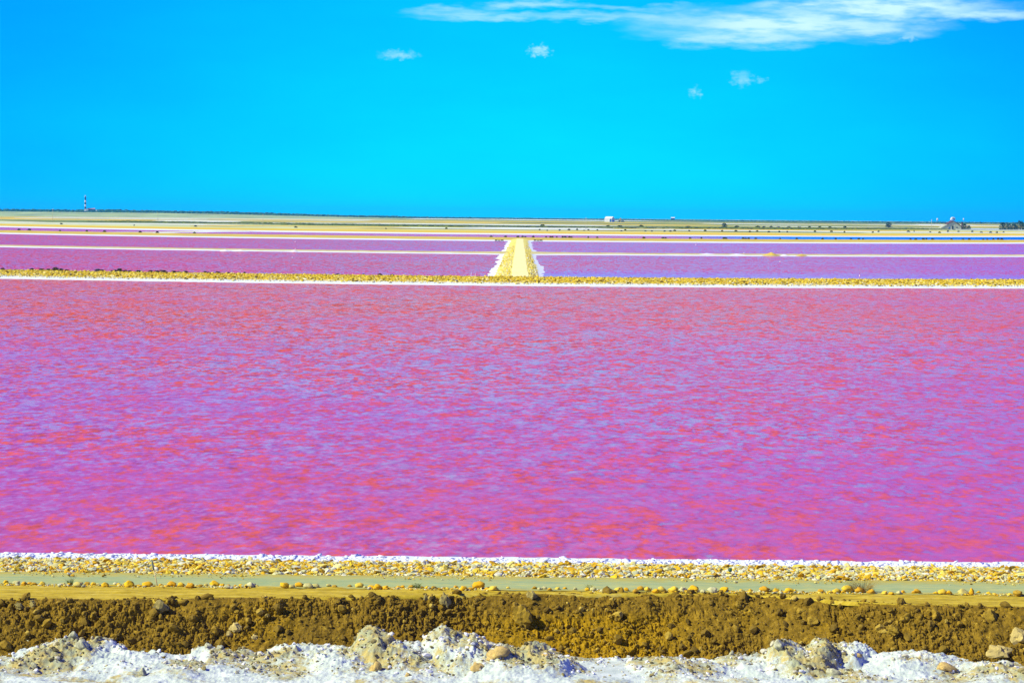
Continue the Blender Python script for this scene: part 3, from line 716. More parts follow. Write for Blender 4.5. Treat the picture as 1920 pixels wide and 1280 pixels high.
for i, (x, wpx) in enumerate(KX):
    s = wpx / 2 * 79.5 / F * 1.18
    X = col_at(x, 79.5) + 0.0; Yk = 79.45 + float(rng.normal(0, 0.13)) + (0.12 if wpx < 9 else 0)
    # the camera is tilted, so the row drifts a little along the track
    o = bpy.data.objects.new('cobble', shape_mesh('cobble', COBBLE, int(rng.integers(8)), M_KERB, True)); COL.objects.link(o)
    tall = 1.9 if abs(x - (1280 + 345 / 3)) < 1 or abs(x - (1280 + 1650 / 3)) < 1 else 1.0
    o.scale = (s * (0.75 if tall > 1 else 1), s * float(rng.uniform(.7, .95)), s * float(rng.uniform(.72, .95)) * tall)
    o.location = (X, Yk, 0.735 + o.scale[2] * 0.38); o.rotation_euler = (float(rng.normal(0, .15)), float(rng.normal(0, .15)), float(rng.normal(0, .35)))
    if tall > 1:
        o.color = (.86, .86, .86, 1) if x < 1500 else (.3, .3, .3, 1)
        lab = 'tall upright cobble beside the track, right of the dry bush' if x < 1800 else 'narrow cobble standing on end near the right end of the kerb row'
        tag(o, lab, 'stone', 'cobbles lining the dirt track')
    else:
        od, sd2, nm = KW[x]; tv = float(rng.random()) ** 1.15 * 0.95
        o.color = (tv, tv, tv, 1)
        cn = 'brown' if tv < .12 else 'orange' if tv < .35 else 'yellow' if tv < .62 else 'tan' if tv < .78 else 'grey' if tv < .92 else 'pale'
        tag(o, ('large ' if wpx >= 14 else 'medium ' if wpx >= 9 else 'small ') + cn + ' cobble of the track row, ' + od + (' from the ' if 'frame' in nm else ' ' + sd2 + ' of the ') + nm, 'stone', 'cobbles lining the dirt track')
N = 6000
bx_ = rng.uniform(-22, 22, N); by_ = np.where(rng.random(N) < .75, rng.normal(79.42, 0.13, N), rng.normal(82.1, 0.35, N)); bs_ = np.clip(rng.lognormal(math.log(0.018), .55, N), .008, .06)
keep = fbm(bx_ * 0.5, by_ * 0 + 2, 3, 3) > 0.42; bx_, by_, bs_ = bx_[keep], by_[keep], bs_[keep]; N = len(bx_)
link('edge_gravel', scatter('edge_gravel', PEBBLE, np.stack([bx_, by_, 0.735 + bs_ * .3], -1), np.stack([bs_ * 1.4, bs_, bs_ * .9], -1), rng.uniform(0, 6, N), rng.normal(0, .3, N), rng.normal(0, .3, N), rng.random(N), False), M_STONE_S, bpy.data.objects['dirt_track'], kind='stuff')
M_GREEN = simple('dark_green_stone', (0.01, 0.09, 0.05), 0.5)
o = link('green_lump', np_mesh('green_lump', *COBBLE[2]), M_GREEN, label='dark green lump lying on the yellow rubble right of centre', cat='stone'); o.location = (col_at(1377, 83), 83.2, 0.92); o.scale = (.085, .08, .11)

M_ROCK = simple('grey_earth_rock', (0.27, 0.22, 0.06), 0.95, 0.25, 6.0, 0.02)
M_ROCKB = simple('brown_earth_rock', (0.26, 0.17, 0.012), 0.95, 0.25, 6.0, 0.02)
M_PALE = simple('pale_rock', (0.42, 0.33, 0.10), 0.95, 0.2, 6.0, 0.02)
ROCKS = [(305, 1147, 32, 24, 0, 'rounded grey rock embedded in the dirt bank on the left', M_ROCK), (838, 1130, 20, 28, 1, 'tall grey slab on edge at the top of the dirt bank', M_ROCK), (800, 1126, 8, 16, 2, 'thin grey shard beside the tall slab on the bank', M_ROCK),
         (1004, 1124, 20, 26, 3, 'pointed grey rock with a deep shadow at the bank top', M_ROCK), (47, 1142, 16, 14, 4, 'grey rock near the left frame edge on the dirt bank', M_ROCK), (72, 1140, 12, 14, 5, 'dark grey rock right beside the leftmost bank rock', M_ROCK),
         (1400, 1138, 18, 14, 1, 'light brown block high on the dirt bank right of centre', M_ROCKB), (1512, 1150, 16, 12, 2, 'flat orange brown block on the bank above the salt mounds', M_ROCKB), (1536, 1170, 24, 18, 3, 'broad brown block just above the right salt mound', M_ROCKB),
         (1672, 1185, 26, 18, 4, 'brown boulder low on the bank right of the salt mounds', M_ROCKB), (1855, 1160, 26, 22, 5, 'large brown clod near the right end of the bank', M_ROCKB), (1700, 1165, 18, 14, 0, 'brown wedge of earth halfway down the right bank', M_ROCKB),
         (1860, 1224, 44, 24, 1, 'broad pale rock at the foot of the bank, far right', M_PALE), (1905, 1200, 34, 28, 2, 'tilted pale slab at the right frame edge', M_PALE), (1755, 1160, 26, 30, 3, 'smooth brown earth lump bulging from the right bank', M_ROCKB),
         (985, 1165, 40, 46, 4, 'big tawny lump of packed earth in the middle of the bank', M_ROCKB), (450, 1183, 20, 14, 5, 'pale stone among clods low on the left bank', M_PALE), (440, 1195, 14, 12, 0, 'yellow stone below the pale stone on the left bank', M_PALE), (490, 1200, 14, 10, 1, 'small ochre stone at the bank foot, left', M_PALE)]
for (x, y, w, h, k, lab, mt) in ROCKS:
    ry = y + (960 - x) * math.tan(ROLL)                    # row with the camera tilt taken out
    X = col_at(x, 77.5)
    best = None
    for vv in np.linspace(0.0, 2.5, 60):                   # where that line of sight meets the bank
        yy, zz_ = bank_point(np.array([X]), np.array([vv])); d_ = abs((CH - zz_[0]) * F / yy[0] - (ry - HY))
        if best is None or d_ < best[0]: best = (d_, yy[0], zz_[0])
    o = link('rock', np_mesh('rock', *BOULDER[k], False), mt, label=lab, cat='rock', group='rocks in the dirt bank')
    hw, hh = w / 2 * 77.5 / F, h / 2 * 77.5 / F
    o.scale = (hw * 1.1, hw * 0.9, hh * 1.35); o.location = (X, best[1] + 0.02, best[2]); o.rotation_euler = (0.1, random.uniform(-.3, .3), random.uniform(-.4, .4))

M_SROCK = simple('salt_stained_rock', (0.46, 0.33, 0.10), 0.9, 0.3, 9.0, 0.015)
M_GROCK = simple('grey_salted_rock', (0.36, 0.36, 0.22), 0.9, 0.35, 11.0, 0.015)
SROCKS = [(940, 1232, 46, 22, 0, 'large yellow rock on the central salt mound', M_SROCK), (903, 1258, 30, 20, 1, 'smaller yellow rock below the large one on the central mound', M_SROCK), (905, 1205, 14, 12, 2, 'small yellow stone near the crest of the central salt mound', M_SROCK), (1030, 1237, 18, 12, 3, 'orange stone near the right end of the central mound', M_SROCK),
          (120, 1217, 40, 24, 4, 'ochre boulder on the left salt mound', M_SROCK), (150, 1215, 24, 16, 5, 'dark grey rock on the right flank of the left mound', M_GROCK), (135, 1188, 16, 14, 0, 'grey rock on the peak of the left salt mound', M_GROCK), (55, 1210, 24, 18, 1, 'pale rough rock left of the ochre boulder', M_GROCK),
          (390, 1217, 14, 12, 2, 'dark stone on salt below the left bank', M_GROCK), (415, 1219, 14, 8, 3, 'small flat grey stone right of the dark stone on salt', M_GROCK), (62, 1256, 14, 14, 4, 'dark blue grey stone low on the left salt', M_GROCK), (265, 1270, 14, 18, 5, 'upright dark stone at the bottom edge, left', M_GROCK),
          (708, 1262, 24, 24, 0, 'brown upright rock at the bottom, left of centre', M_SROCK), (770, 1272, 12, 12, 1, 'orange stone at the bottom edge below the central mound', M_SROCK), (1470, 1215, 22, 18, 2, 'smooth grey rock inside the right salt mound', M_GROCK), (1541, 1234, 18, 12, 3, 'rounded tan stone under the right salt mound', M_SROCK),
          (1572, 1270, 30, 22, 4, 'grey salted rock at the bottom edge right of centre', M_GROCK), (1785, 1257, 34, 12, 5, 'flat tan rock half buried in salt on the right', M_SROCK), (1380, 1225, 9, 12, 0, 'small dark stone on the salt left of the right mound', M_GROCK), (1620, 1233, 16, 8, 1, 'low tan stone on salt right of the right mound', M_SROCK),
          (1905, 1252, 14, 14, 2, 'blue grey stone at the right frame edge on salt', M_GROCK), (1835, 1275, 14, 10, 3, 'grey stone at the bottom edge far right', M_GROCK), (1275, 1258, 14, 14, 4, 'grey round stone right of the smooth salt pool', M_GROCK), (505, 1235, 10, 14, 5, 'dark edged stone on the salt, left of centre', M_GROCK)]
for (x, y, w, h, k, lab, mt) in SROCKS:
    ry = y + (960 - x) * math.tan(ROLL)
    best = None
    for yy in np.linspace(71.5, 76.2, 150):
        X = col_at(x, yy); z_, _ = salt_h(np.array([X]), np.array([yy])); d_ = abs((CH - z_[0]) * F / yy - (ry - HY))
        if best is None or d_ < best[0]: best = (d_, X, yy, z_[0])
    o = link('salted_rock', np_mesh('salted_rock', *BOULDER[k], True), mt, label=lab, cat='rock', group='rocks lying on the salt')
    hw, hh = w / 2 * best[2] / F, h / 2 * best[2] / F
    o.scale = (hw * 1.05, hw * 0.85, hh * 1.25); o.location = (best[1], best[2], best[3] + hh * 0.1); o.rotation_euler = (0.15, random.uniform(-.2, .2), random.uniform(-.5, .5))

# ------------------------------------------------------------------ plants on the track edge
def tuft_mesh(name, n, h, spread, seed, lean=0.5, wid=0.006):
    r = random.Random(seed); V, Fq = [], []
    for i in range(n):
        a = r.uniform(0, 6.28); d0 = r.random() ** 0.5 * spread * 0.35; L = h * r.uniform(0.45, 1.0); out = spread * lean * r.uniform(0.2, 1.0)
        p0 = np.array([math.cos(a) * d0, math.sin(a) * d0 * 0.6, -0.01]); s = np.array([-math.sin(a + 1.0), math.cos(a + 1.0), 0]) * wid
        b = len(V)
        for k in range(4):
            t = k / 3; p = p0 + np.array([math.cos(a) * out * t * t, math.sin(a) * out * t * t * 0.6, L * (t - 0.18 * t * t)]) + np.array([r.uniform(-1, 1), r.uniform(-1, 1), 0]) * 0.006
            V += [p - s * (1 - t * 0.85), p + s * (1 - t * 0.85)]
        for k in range(3):
            Fq.append([b + 2 * k, b + 2 * k + 1, b + 2 * k + 3, b + 2 * k + 2])
    return np_mesh(name, np.array(V), np.array(Fq), False)
def leaves_mesh(name, n, w, h, d, size, seed):
    r = np.random.default_rng(seed)
    a = r.uniform(0, 6.28, n); rad = r.random(n) ** 0.45; zz = r.random(n)
    sh = np.sqrt(np.clip(1 - zz ** 2 * 0.8, 0.05, 1))
    lob = 0.75 + 0.5 * vn(a * 1.3 + 10, zz * 3, seed)
    C = np.stack([np.cos(a) * rad * w / 2 * sh * lob, np.sin(a) * rad * d / 2 * sh * lob, (0.04 + zz * 0.96) * h * (0.75 + 0.35 * lob)], -1)
    T = r.normal(size=(n, 3, 3)); T /= np.linalg.norm(T, axis=2, keepdims=True)
    V = C[:, None] + T * size * r.uniform(0.6, 1.3, (n, 1, 1))
    return np_mesh(name, V.reshape(-1, 3), np.arange(3 * n).reshape(n, 3), False)
def leaf_mat(name, c, var=0.45):
    m, t, b = new_mat(name); p = t.pos(); n = t.noise(p, 4.0, 3.0)
    isl = t.node('ShaderNodeNewGeometry').outputs['Random Per Island']
    f = t.math('ADD', t.math('MULTIPLY', n, 0.5), t.math('MULTIPLY', isl, 0.5))
    t.put(b.inputs['Base Color'], t.mix(f, tuple(q * (1 - var) for q in c) + (1,), tuple(min(1, q * (1 + var)) for q in c) + (1,)))
    b.inputs['Roughness'].default_value = 0.7; b.inputs['Specular IOR Level'].default_value = 0.2
    return m
M_TUFT = leaf_mat('green_herb', (0.13, 0.17, 0.02)); M_TUFTY = leaf_mat('yellow_herb', (0.30, 0.28, 0.015)); M_TUFTR = leaf_mat('reddish_herb', (0.22, 0.12, 0.03)); M_DRY = leaf_mat('dry_twigs', (0.30, 0.20, 0.03))
M_SHRUB = leaf_mat('saltbush_leaves', (0.045, 0.055, 0.012)); M_TREE = leaf_mat('tamarisk_leaves', (0.02, 0.06, 0.045)); M_BARK = simple('bark', (0.10, 0.07, 0.04), 0.9)
for (x, w, h, mt, lab, sd_) in [(130, .24, .24, M_TUFT, 'small dark green herb behind the cobbles at the far left', 1), (785, .26, .20, M_TUFT, 'olive green tuft left of the frame middle by the track', 2), (897, .26, .18, M_TUFTR, 'reddish tuft above an orange cobble near the middle', 3),
                               (1110, .26, .20, M_TUFTY, 'yellow green tuft on the track edge right of the middle', 4), (1216, .20, .14, M_TUFTY, 'tiny yellow tuft among cobbles right of the middle', 5), (1460, .34, .15, M_TUFTY, 'bright low herb on the brow of the dirt bank', 6)]:
    o = empty('herb_tuft', (col_at(x, 79.6), 79.62, 0.73), label=lab, cat='plant', group='tufts along the track edge')
    link('blades', tuft_mesh('blades', 70, h * 1.25, w, sd_, 0.7), mt, o); link('leaves', leaves_mesh('leaves', 120, w, h * 0.75, w * .7, 0.016, sd_), mt, o)
o = empty('dry_bush', (col_at(1625, 79.7), 79.75, 0.73), label='wide dry brown bush standing behind yellow cobbles on the right', cat='plant')
link('twigs', tuft_mesh('twigs', 260, 0.60, 0.95, 11, 0.55, 0.005), M_DRY, o)
link('seed_heads', leaves_mesh('seed_heads', 420, 0.95, 0.46, 0.5, 0.012, 12), M_DRY, o, kind='stuff')

# leaning stake
M_STAKE_A = simple('weathered_pale_wood', (0.55, 0.44, 0.16), 0.8, 0.15, 12.0); M_STAKE_B = simple('grey_green_paint', (0.16, 0.20, 0.11), 0.6, 0.15, 12.0)
o = empty('leaning_stake', (col_at(296, 79.4), 79.42, 0.70), label='thin leaning wooden stake with grey green top at the track edge', cat='stake')
b0, t0 = Vector((0, 0, -0.08)), Vector((-0.27, 0.35, 0.86)); mid = b0.lerp(t0, 0.66)
bm = bmesh.new(); tube(bm, [(b0, .020), (b0.lerp(t0, .35), .019), (mid, .018)], 8); link('shaft', bm_mesh('shaft', bm, True), M_STAKE_A, o)
bm = bmesh.new(); tube(bm, [(mid, .030), (b0.lerp(t0, .9), .029), (t0, .022)], 8); link('painted_top', bm_mesh('painted_top', bm, True), M_STAKE_B, o)

# ------------------------------------------------------------------ shrubs
SHR = [leaves_mesh('shrub', 260, 1.0, 1.0, 1.0, 0.17, 40 + i) for i in range(5)]
for s in SHR: s.materials.append(M_SHRUB)
def shrub(X, Y, z, w, h, label, group):
    o = bpy.data.objects.new('shrub', SHR[random.randrange(5)]); COL.objects.link(o)
    o.location = (X, Y, z); o.scale = (w, w * 0.9, h); o.rotation_euler = (0, 0, random.uniform(0, 6.28))
    tag(o, label, 'shrub', group)
def on_dyke(x, Y0, z, w_px, h_px, label, group):
    X = col_at(x, Y0); Yb_ = float(bend(X, Y0)); X = col_at(x, Yb_); Yb_ = float(bend(X, Y0))
    shrub(X, Yb_, z, w_px * Yb_ / F, h_px * Yb_ / F, label, group)
D2S = [(1, 8, 5), (57, 9, 5), (75, 12, 5), (88, 12, 5), (101, 14, 8), (112, 10, 6), (123, 10, 4), (181, 12, 6), (190, 10, 5), (208, 8, 4), (214, 10, 5), (222, 13, 8), (233, 10, 5), (241, 9, 4), (258, 14, 5), (281, 10, 5), (292, 12, 5), (303, 16, 6), (324, 12, 5), (334, 10, 4), (346, 11, 5), (384, 9, 5), (390, 7, 4), (407, 11, 5), (427, 7, 4), (457, 6, 5), (632, 8, 4), (680, 7, 4), (711, 9, 5), (734, 8, 4)]
SW = which_one([q[0] for q in D2S], [(-5, 'left frame edge'), (145.1, 'gap under the lighthouse'), (250, 'second gap'), (470, 'long bare stretch'), (900, 'gravel causeway')])
for (x, w, h) in D2S:
    on_dyke(x, 484, 0.75, w * 1.1, h * 0.8, 'low dark shrub on the stony dyke, %s %s of the %s' % SW[x], 'shrubs on the stony dyke')
FDS = [17, 38, 100, 153, 188, 257, 290, 361, 919, 946, 969, 978, 983, 998, 1022, 1030, 1034, 1042, 1053, 1058, 1066, 1070, 1101, 1118, 1205, 1241, 1246, 1292, 1313, 1355, 1359, 1391, 1396, 1402, 1415, 1461, 1492, 1541, 1566, 1595, 1610, 1618, 1709, 1719, 1734, 1740, 1752, 1789, 1812, 1824, 1852, 1860, 1872, 1882, 1889]
SW = which_one(FDS, [(-5, 'left frame edge'), (600, 'bare left half'), (970.5, 'causeway end'), (1141.1, 'white hut above'), (1340, 'start of the blue water'), (1666.1, 'lone tree above'), (1783.1, 'grey house above'), (1925, 'right frame edge')])
for x in FDS:
    on_dyke(x, 1392, 0.6, random.uniform(3.5, 7), random.uniform(2.2, 3.2), 'small dark shrub on the far dyke, %s %s of the %s' % SW[x], 'shrubs on the far dyke')
MFS = [90, 240, 361, 552, 722, 835, 1010, 1024, 1047, 1065, 1080, 1093, 1101, 1118, 1163, 1170, 1208, 1220, 1244, 1255, 1263, 1290, 1320, 1352, 1378, 1404, 1418, 1440, 1460, 1475, 1528, 1560, 1585, 1640, 1652, 1712, 1724, 1756, 1774, 1793, 1815, 1843, 1861, 1880, 1893, 1908]
SW = which_one(MFS, [(-5, 'left frame edge'), (970.5, 'causeway line'), (1141.1, 'white hut'), (1358.1, 'lone tree'), (1500.1, 'bare patch'), (1666.1, 'round tree'), (1783.1, 'grey house'), (1925, 'right frame edge')])
for x in MFS:
    on_dyke(x, 2120 + random.uniform(-60, 120), 0.3, random.uniform(3, 7), random.uniform(2, 3), 'tiny dark shrub on the pale flats, %s %s of the %s' % SW[x], 'shrubs on the marsh flats')
GMS = [1015, 1138, 1160, 1200, 1288, 1380, 1420, 1432, 1446, 1460, 1480, 1500, 1520, 1540, 1560, 1590]
SW = which_one(GMS, [(970.5, 'causeway line'), (1141.1, 'white hut'), (1358.1, 'lone tree'), (1666.1, 'round tree')])
for x in GMS:
    on_dyke(x, 3050, 0.3, random.uniform(6, 12), random.uniform(2, 3.5), 'low green shrub in the far marsh band, %s %s of the %s' % SW[x], 'shrubs in the green marsh band')

# green marsh band
N = 5000
hx = rng.uniform(-560, 560, N); hy = rng.uniform(2680, 3000, N); hs = rng.uniform(0.5, 1.1, N)
link('marsh_scrub', scatter('marsh_scrub', PEBBLE, np.stack([hx, bend(hx, hy), 0.3 + 0.3 * hs], -1), np.stack([hs * 3, hs * 3, hs], -1), rng.uniform(0, 6, N), 0 * hx, 0 * hx, rng.random(N), False), stone_mat('scrub', False, [(0, (0.03, 0.05, 0.006)), (.6, (0.10, 0.15, 0.01)), (1, (0.20, 0.22, 0.015))], 0.5), kind='stuff', label='band of low green marsh scrub beyond the ponds', cat='scrub')

# ------------------------------------------------------------------ trees
def tree(x, y, w_px, h_px, label, seed, group=None):
    p = pix(x, y, 0.3); k = p.y / F; w, h = w_px * k, h_px * k
    o = empty('tree', p, label=label, cat='tree', group=group)
    bm = bmesh.new(); tube(bm, [((0, 0, -.2), w * .05), ((w * .03, 0, h * .3), w * .04), ((-w * .02, 0, h * .7), w * .02)], 6)
    r = random.Random(seed)
    for i in range(4):
        a = r.uniform(0, 6.28); tube(bm, [((0, 0, h * .25), w * .025), ((math.cos(a) * w * .25, math.sin(a) * w * .25, h * (.5 + .1 * i)), w * .01)], 5)
    link('trunk', bm_mesh('trunk', bm, True), M_BARK, o)
    link('crown', leaves_mesh('crown', 700, w, h * 0.95, w * 0.9, w * 0.07, seed), M_TREE, o)
tree(1666, 426.5, 13, 9, 'small round tree standing alone left of the grey house', 1)
tree(1358, 426.5, 11, 8, 'small lone tree in the marsh between hut and grey house', 2)
tree(1808, 430, 14, 10, 'bushy tree touching the right wall of the grey house', 3); tree(1817, 430, 8, 7, 'lower bush right of the tree by the grey house', 4)
for i, (x, w, h, l) in enumerate([(1880, 16, 13, 'leftmost dark tree of the clump at the right edge'), (1891, 14, 11, 'second tree of the dark clump from its left'), (1902, 16, 10, 'low middle tree of the dark clump at the right edge'), (1913, 16, 16, 'tallest dark tree of the clump by the frame edge'), (1924, 18, 13, 'dark tree cut off by the right frame edge')]):
    tree(x, 431, w, h, l, 20 + i, 'dark tree clump')

# wooded coastline at the horizon
N = 9000
wx = rng.uniform(-2300, 2300, N); wy = rng.uniform(8600, 10200, N)
hgt = np.interp(wx / wy, [-.24, -.20, -.15, -.10, -.03, .05, .12, .17, .24], [8, 7, 8.5, 6, 4, 2.0, 1.8, 3.0, 3.6]) * (0.5 + 1.0 * fbm(wx * 0.012, wy * 0.001, 3, 4))
ws = rng.uniform(1.5, 3.6, N)
# the land rises a little towards the left, where the lighthouse stands
def rise(X, Y): return 11.0 * sm(-0.03, -0.16, X / Y) * sm(6200, 7600, Y)
wz = rise(wx, wy) + rng.random(N) * hgt * 1.1
link('far_woodland', scatter('far_woodland', PEBBLE, np.stack([wx, wy, wz], -1), np.stack([ws * 2.4, ws * 2, ws], -1), rng.uniform(0, 6, N), 0 * wx, 0 * wx, rng.random(N), False), stone_mat('far_leaves', False, [(0, (0.015, 0.07, 0.05)), (1, (0.06, 0.16, 0.09))], 0.2), kind='stuff', label='thin line of dark woodland along the horizon', cat='woodland')  # teal in the leaf colour stands in for distance haze
Xq, Yq = np.meshgrid(np.linspace(-3600, 400, 81), np.linspace(6000, 12000, 31), indexing='ij')
link('coastal_rise', grid_mesh('coastal_rise', Xq, Yq, rise(Xq, Yq) + 0.0 + 0.5 * (fbm(Xq * .004, Yq * .004, 1, 3) - .35)), simple('dune_scrub', (0.34, 0.42, 0.14), 0.95, 0.4, 0.01), kind='structure')

# ------------------------------------------------------------------ buildings
M_WHITE = simple('limewash', (0.66, 0.66, 0.62), 0.8, 0.06, 0.3); M_BLACK = simple('black_paint', (0.012, 0.014, 0.05), 0.6, 0.1); M_TILE = simple('pink_roof_tile', (0.52, 0.22, 0.24), 0.8, 0.15, 0.3)
M_SHADEW = simple('shade_blue_wall', (0.05, 0.08, 0.20), 0.8, 0.1); M_GREYW = simple('grey_render', (0.36, 0.38, 0.24), 0.9, 0.2, 0.5); M_RTILE = simple('red_brown_tile', (0.10, 0.05, 0.045), 0.85, 0.25, 0.6)  # dark blue wall colour has the shade on the keeper's house painted in
M_DARK = simple('dark_opening', (0.015, 0.02, 0.03), 0.5, 0.1); M_GLASS = simple('lantern_glass', (0.55, 0.62, 0.62), 0.15, 0.05); M_OCHRE = simple('ochre_masonry', (0.50, 0.42, 0.18), 0.9, 0.2, 0.4); M_BLUEW = simple('deep_blue', (0.03, 0.11, 0.30), 0.6, 0.1)

LY = 7600.0; k = LY / F; LX = col_at(158.5, LY)
def zpix(y, x, Y):
    """height at depth Y of what is seen at photo pixel (x, y)"""
    return CH - ((y - (x - 960) * math.tan(ROLL)) - HY) * Y / F
zb_ = zpix(394.0, 158.5, LY); zt = zpix(366.0, 158.5, LY)
L = empty('lighthouse', (LX, LY, zb_), label='tall black and white banded lighthouse on the left horizon', cat='lighthouse')
H = zt - zb_
levels = [0, .07, .215, .375, .505, .66, .83, .90]
for i in range(7):
    r0 = 2.7 - 0.5 * levels[i]; r1 = 2.7 - 0.5 * levels[i + 1]
    if i == 6: break
    bm = bmesh.new(); tube(bm, [((0, 0, H * levels[i]), r0 * 1.05), ((0, 0, H * levels[i + 1]), r1 * 1.05)], 20)
    link('white_band' if i % 2 == 0 else 'black_band', bm_mesh('band', bm, True), M_WHITE if i % 2 == 0 else M_BLACK, L)
bm = bmesh.new(); tube(bm, [((0, 0, H * .83), 2.35), ((0, 0, H * .895), 2.35)], 20); link('black_band', bm_mesh('band', bm, True), M_BLACK, L)
bm = bmesh.new(); tube(bm, [((0, 0, H * .895), 3.0), ((0, 0, H * .915), 3.0)], 20); link('gallery', bm_mesh('gallery', bm), M_WHITE, L)
bm = bmesh.new(); tube(bm, [((0, 0, H * .915), 1.5), ((0, 0, H * .96), 1.5)], 12); link('lantern', bm_mesh('lantern', bm), M_GLASS, L)
bm = bmesh.new(); tube(bm, [((0, 0, H * .96), 1.8), ((0, 0, H * .985), 1.2), ((0, 0, H), .15)], 12); link('dome', bm_mesh('dome', bm, True), M_WHITE, L)
bm = bmesh.new(); box(bm, -2.8, 2.8, -2.6, 2.6, -3, H * .07); link('plinth', bm_mesh('plinth', bm), M_WHITE, L)

def gable_house(name, X, Y, z0, w, d, hw, hr, rz, wall, roof, label, cat, along_x=True, eave=0.4):
    o = empty(name, (X, Y, z0), rz, label=label, cat=cat)
    bm = bmesh.new(); box(bm, -w / 2, w / 2, -d / 2, d / 2, -1.5, hw)
    if along_x:
        a = [bm.verts.new(c) for c in ((-w / 2, -d / 2, hw), (-w / 2, d / 2, hw), (-w / 2, 0, hr - .1), (w / 2, -d / 2, hw), (w / 2, d / 2, hw), (w / 2, 0, hr - .1))]
    else:
        a = [bm.verts.new(c) for c in ((-w / 2, -d / 2, hw), (w / 2, -d / 2, hw), (0, -d / 2, hr - .1), (-w / 2, d / 2, hw), (w / 2, d / 2, hw), (0, d / 2, hr - .1))]
    bm.faces.new(a[:3]); bm.faces.new(a[3:])
    link('wall', bm_mesh('wall', bm), wall, o)
    bm = bmesh.new(); t = 0.35
    sl = (hr - hw) / ((d if along_x else w) / 2)
    for s in (-1, 1):
        if along_x:
            e = d / 2 + eave; q = [(-w / 2 - eave, s * e, hw - sl * eave), (w / 2 + eave, s * e, hw - sl * eave), (w / 2 + eave, 0, hr), (-w / 2 - eave, 0, hr)]
        else:
            e = w / 2 + eave; q = [(s * e, -d / 2 - eave, hw - sl * eave), (s * e, d / 2 + eave, hw - sl * eave), (0, d / 2 + eave, hr), (0, -d / 2 - eave, hr)]
        lo = [bm.verts.new(c) for c in q]; hi = [bm.verts.new((c[0], c[1], c[2] + t)) for c in q]
        bm.faces.new(lo); bm.faces.new(hi)
        for i in range(4): bm.faces.new((lo[i], lo[(i + 1) % 4], hi[(i + 1) % 4], hi[i]))
    bmesh.ops.recalc_face_normals(bm, faces=bm.faces)
    link('roof', bm_mesh('roof', bm), roof, o)
    return o
def slab(name, o, x0, x1, y0, y1, z0, z1, mat, parent=None):
    bm = bmesh.new(); box(bm, x0, x1, y0, y1, z0, z1); return link(name, bm_mesh(name, bm), mat, parent or o)
hb = gable_house('keepers_house', col_at(169.5, LY), LY + 4, zb_, 13 * k, 9, 2.3 * k, 3.6 * k, 0, M_SHADEW, M_TILE, 'long low house with pink roof at the lighthouse foot', 'house')
for i in range(4):
    slab('window', hb, -8 + i * 4.6, -6.6 + i * 4.6, -4.62, -4.5, 1.2, 2.8, M_DARK)
hb = gable_house('annex_house', col_at(162.6, LY), LY - 3, zb_, 3.0 * k, 6, 1.8 * k, 3.0 * k, 0, M_WHITE, M_WHITE, 'small white annex between lighthouse and pink roofed house', 'house', False)
slab('door', hb, -.6, .6, -3.1, -2.95, 0, 2.2, M_DARK)
hb = gable_house('shed', col_at(179.5, LY), LY - 2, zb_ - 1, 2.2 * k, 4, 1.2 * k, 1.9 * k, 0, M_WHITE, M_WHITE, 'tiny white shed at the right end of the lighthouse buildings', 'shed', False)
slab('door', hb, -.5, .5, -2.12, -1.97, 0, 1.8, M_DARK)

HYY = 5800.0; k = HYY / F; z0 = zpix(416.3, 1141, HYY)
hb = gable_house('white_hut', col_at(1140.5, HYY), HYY, z0, 15 * k, 12 * k, 6.3 * k, 10 * k, R(-30), M_WHITE, M_WHITE, 'white hut with pale hipped roof on the horizon right of centre', 'hut', True)
slab('door', hb, 3.6 * k, 7.0 * k, -6.12 * k, -5.95 * k, 0, 6.0 * k, M_BLUEW); slab('window', hb, -2.6 * k, -1.4 * k, -6.08 * k, -5.95 * k, 2.6 * k, 4.0 * k, M_GREYW); slab('dark_strip', hb, -8.2 * k, -7.55 * k, -5.0 * k, -3.6 * k, 0.2 * k, 6.0 * k, M_SHADEW)  # deep blue slab on the right of the front, dark strip at the left edge
# ruined wall beside it
o = empty('ruined_wall', (col_at(1159.5, HYY), HYY, z0), label='ochre ruined wall fragment standing right of the white hut', cat='ruin')
bm = bmesh.new(); pts = [(-5, 0), (4, 0), (4, 5), (3.4, 8.2), (1.6, 8.6), (.6, 6.2), (-1.4, 5.0), (-3.4, 2.4), (-5, 1.6)]
fa = [bm.verts.new((x * k * .75, 0, z * k)) for x, z in pts]; f = bm.faces.new(fa); ex = bmesh.ops.extrude_face_region(bm, geom=[f])
bmesh.ops.translate(bm, vec=(0, 2.0, 0), verts=[v for v in ex['geom'] if isinstance(v, bmesh.types.BMVert)]); bmesh.ops.recalc_face_normals(bm, faces=bm.faces)
link('masonry', bm_mesh('masonry', bm), M_OCHRE, o); slab('opening', o, -1.2 * k, 0.5 * k, -.12, .1, .2, 2.6 * k, M_DARK)
shrub(col_at(1165, HYY), HYY - 6, z0, 7 * k, 2.6 * k, 'dark shrub at the foot of the ruined wall', 'shrubs by the white hut')
hb = gable_house('far_cabin', col_at(1259, 8000), 8000, zpix(411, 1259, 8000), 12, 8, 3.6, 6.5, 0, M_BLUEW, M_WHITE, 'small bluish cabin on the horizon right of the white hut', 'hut')
slab('door', hb, -1, 1, -4.12, -3.95, 0, 2.4, M_DARK)

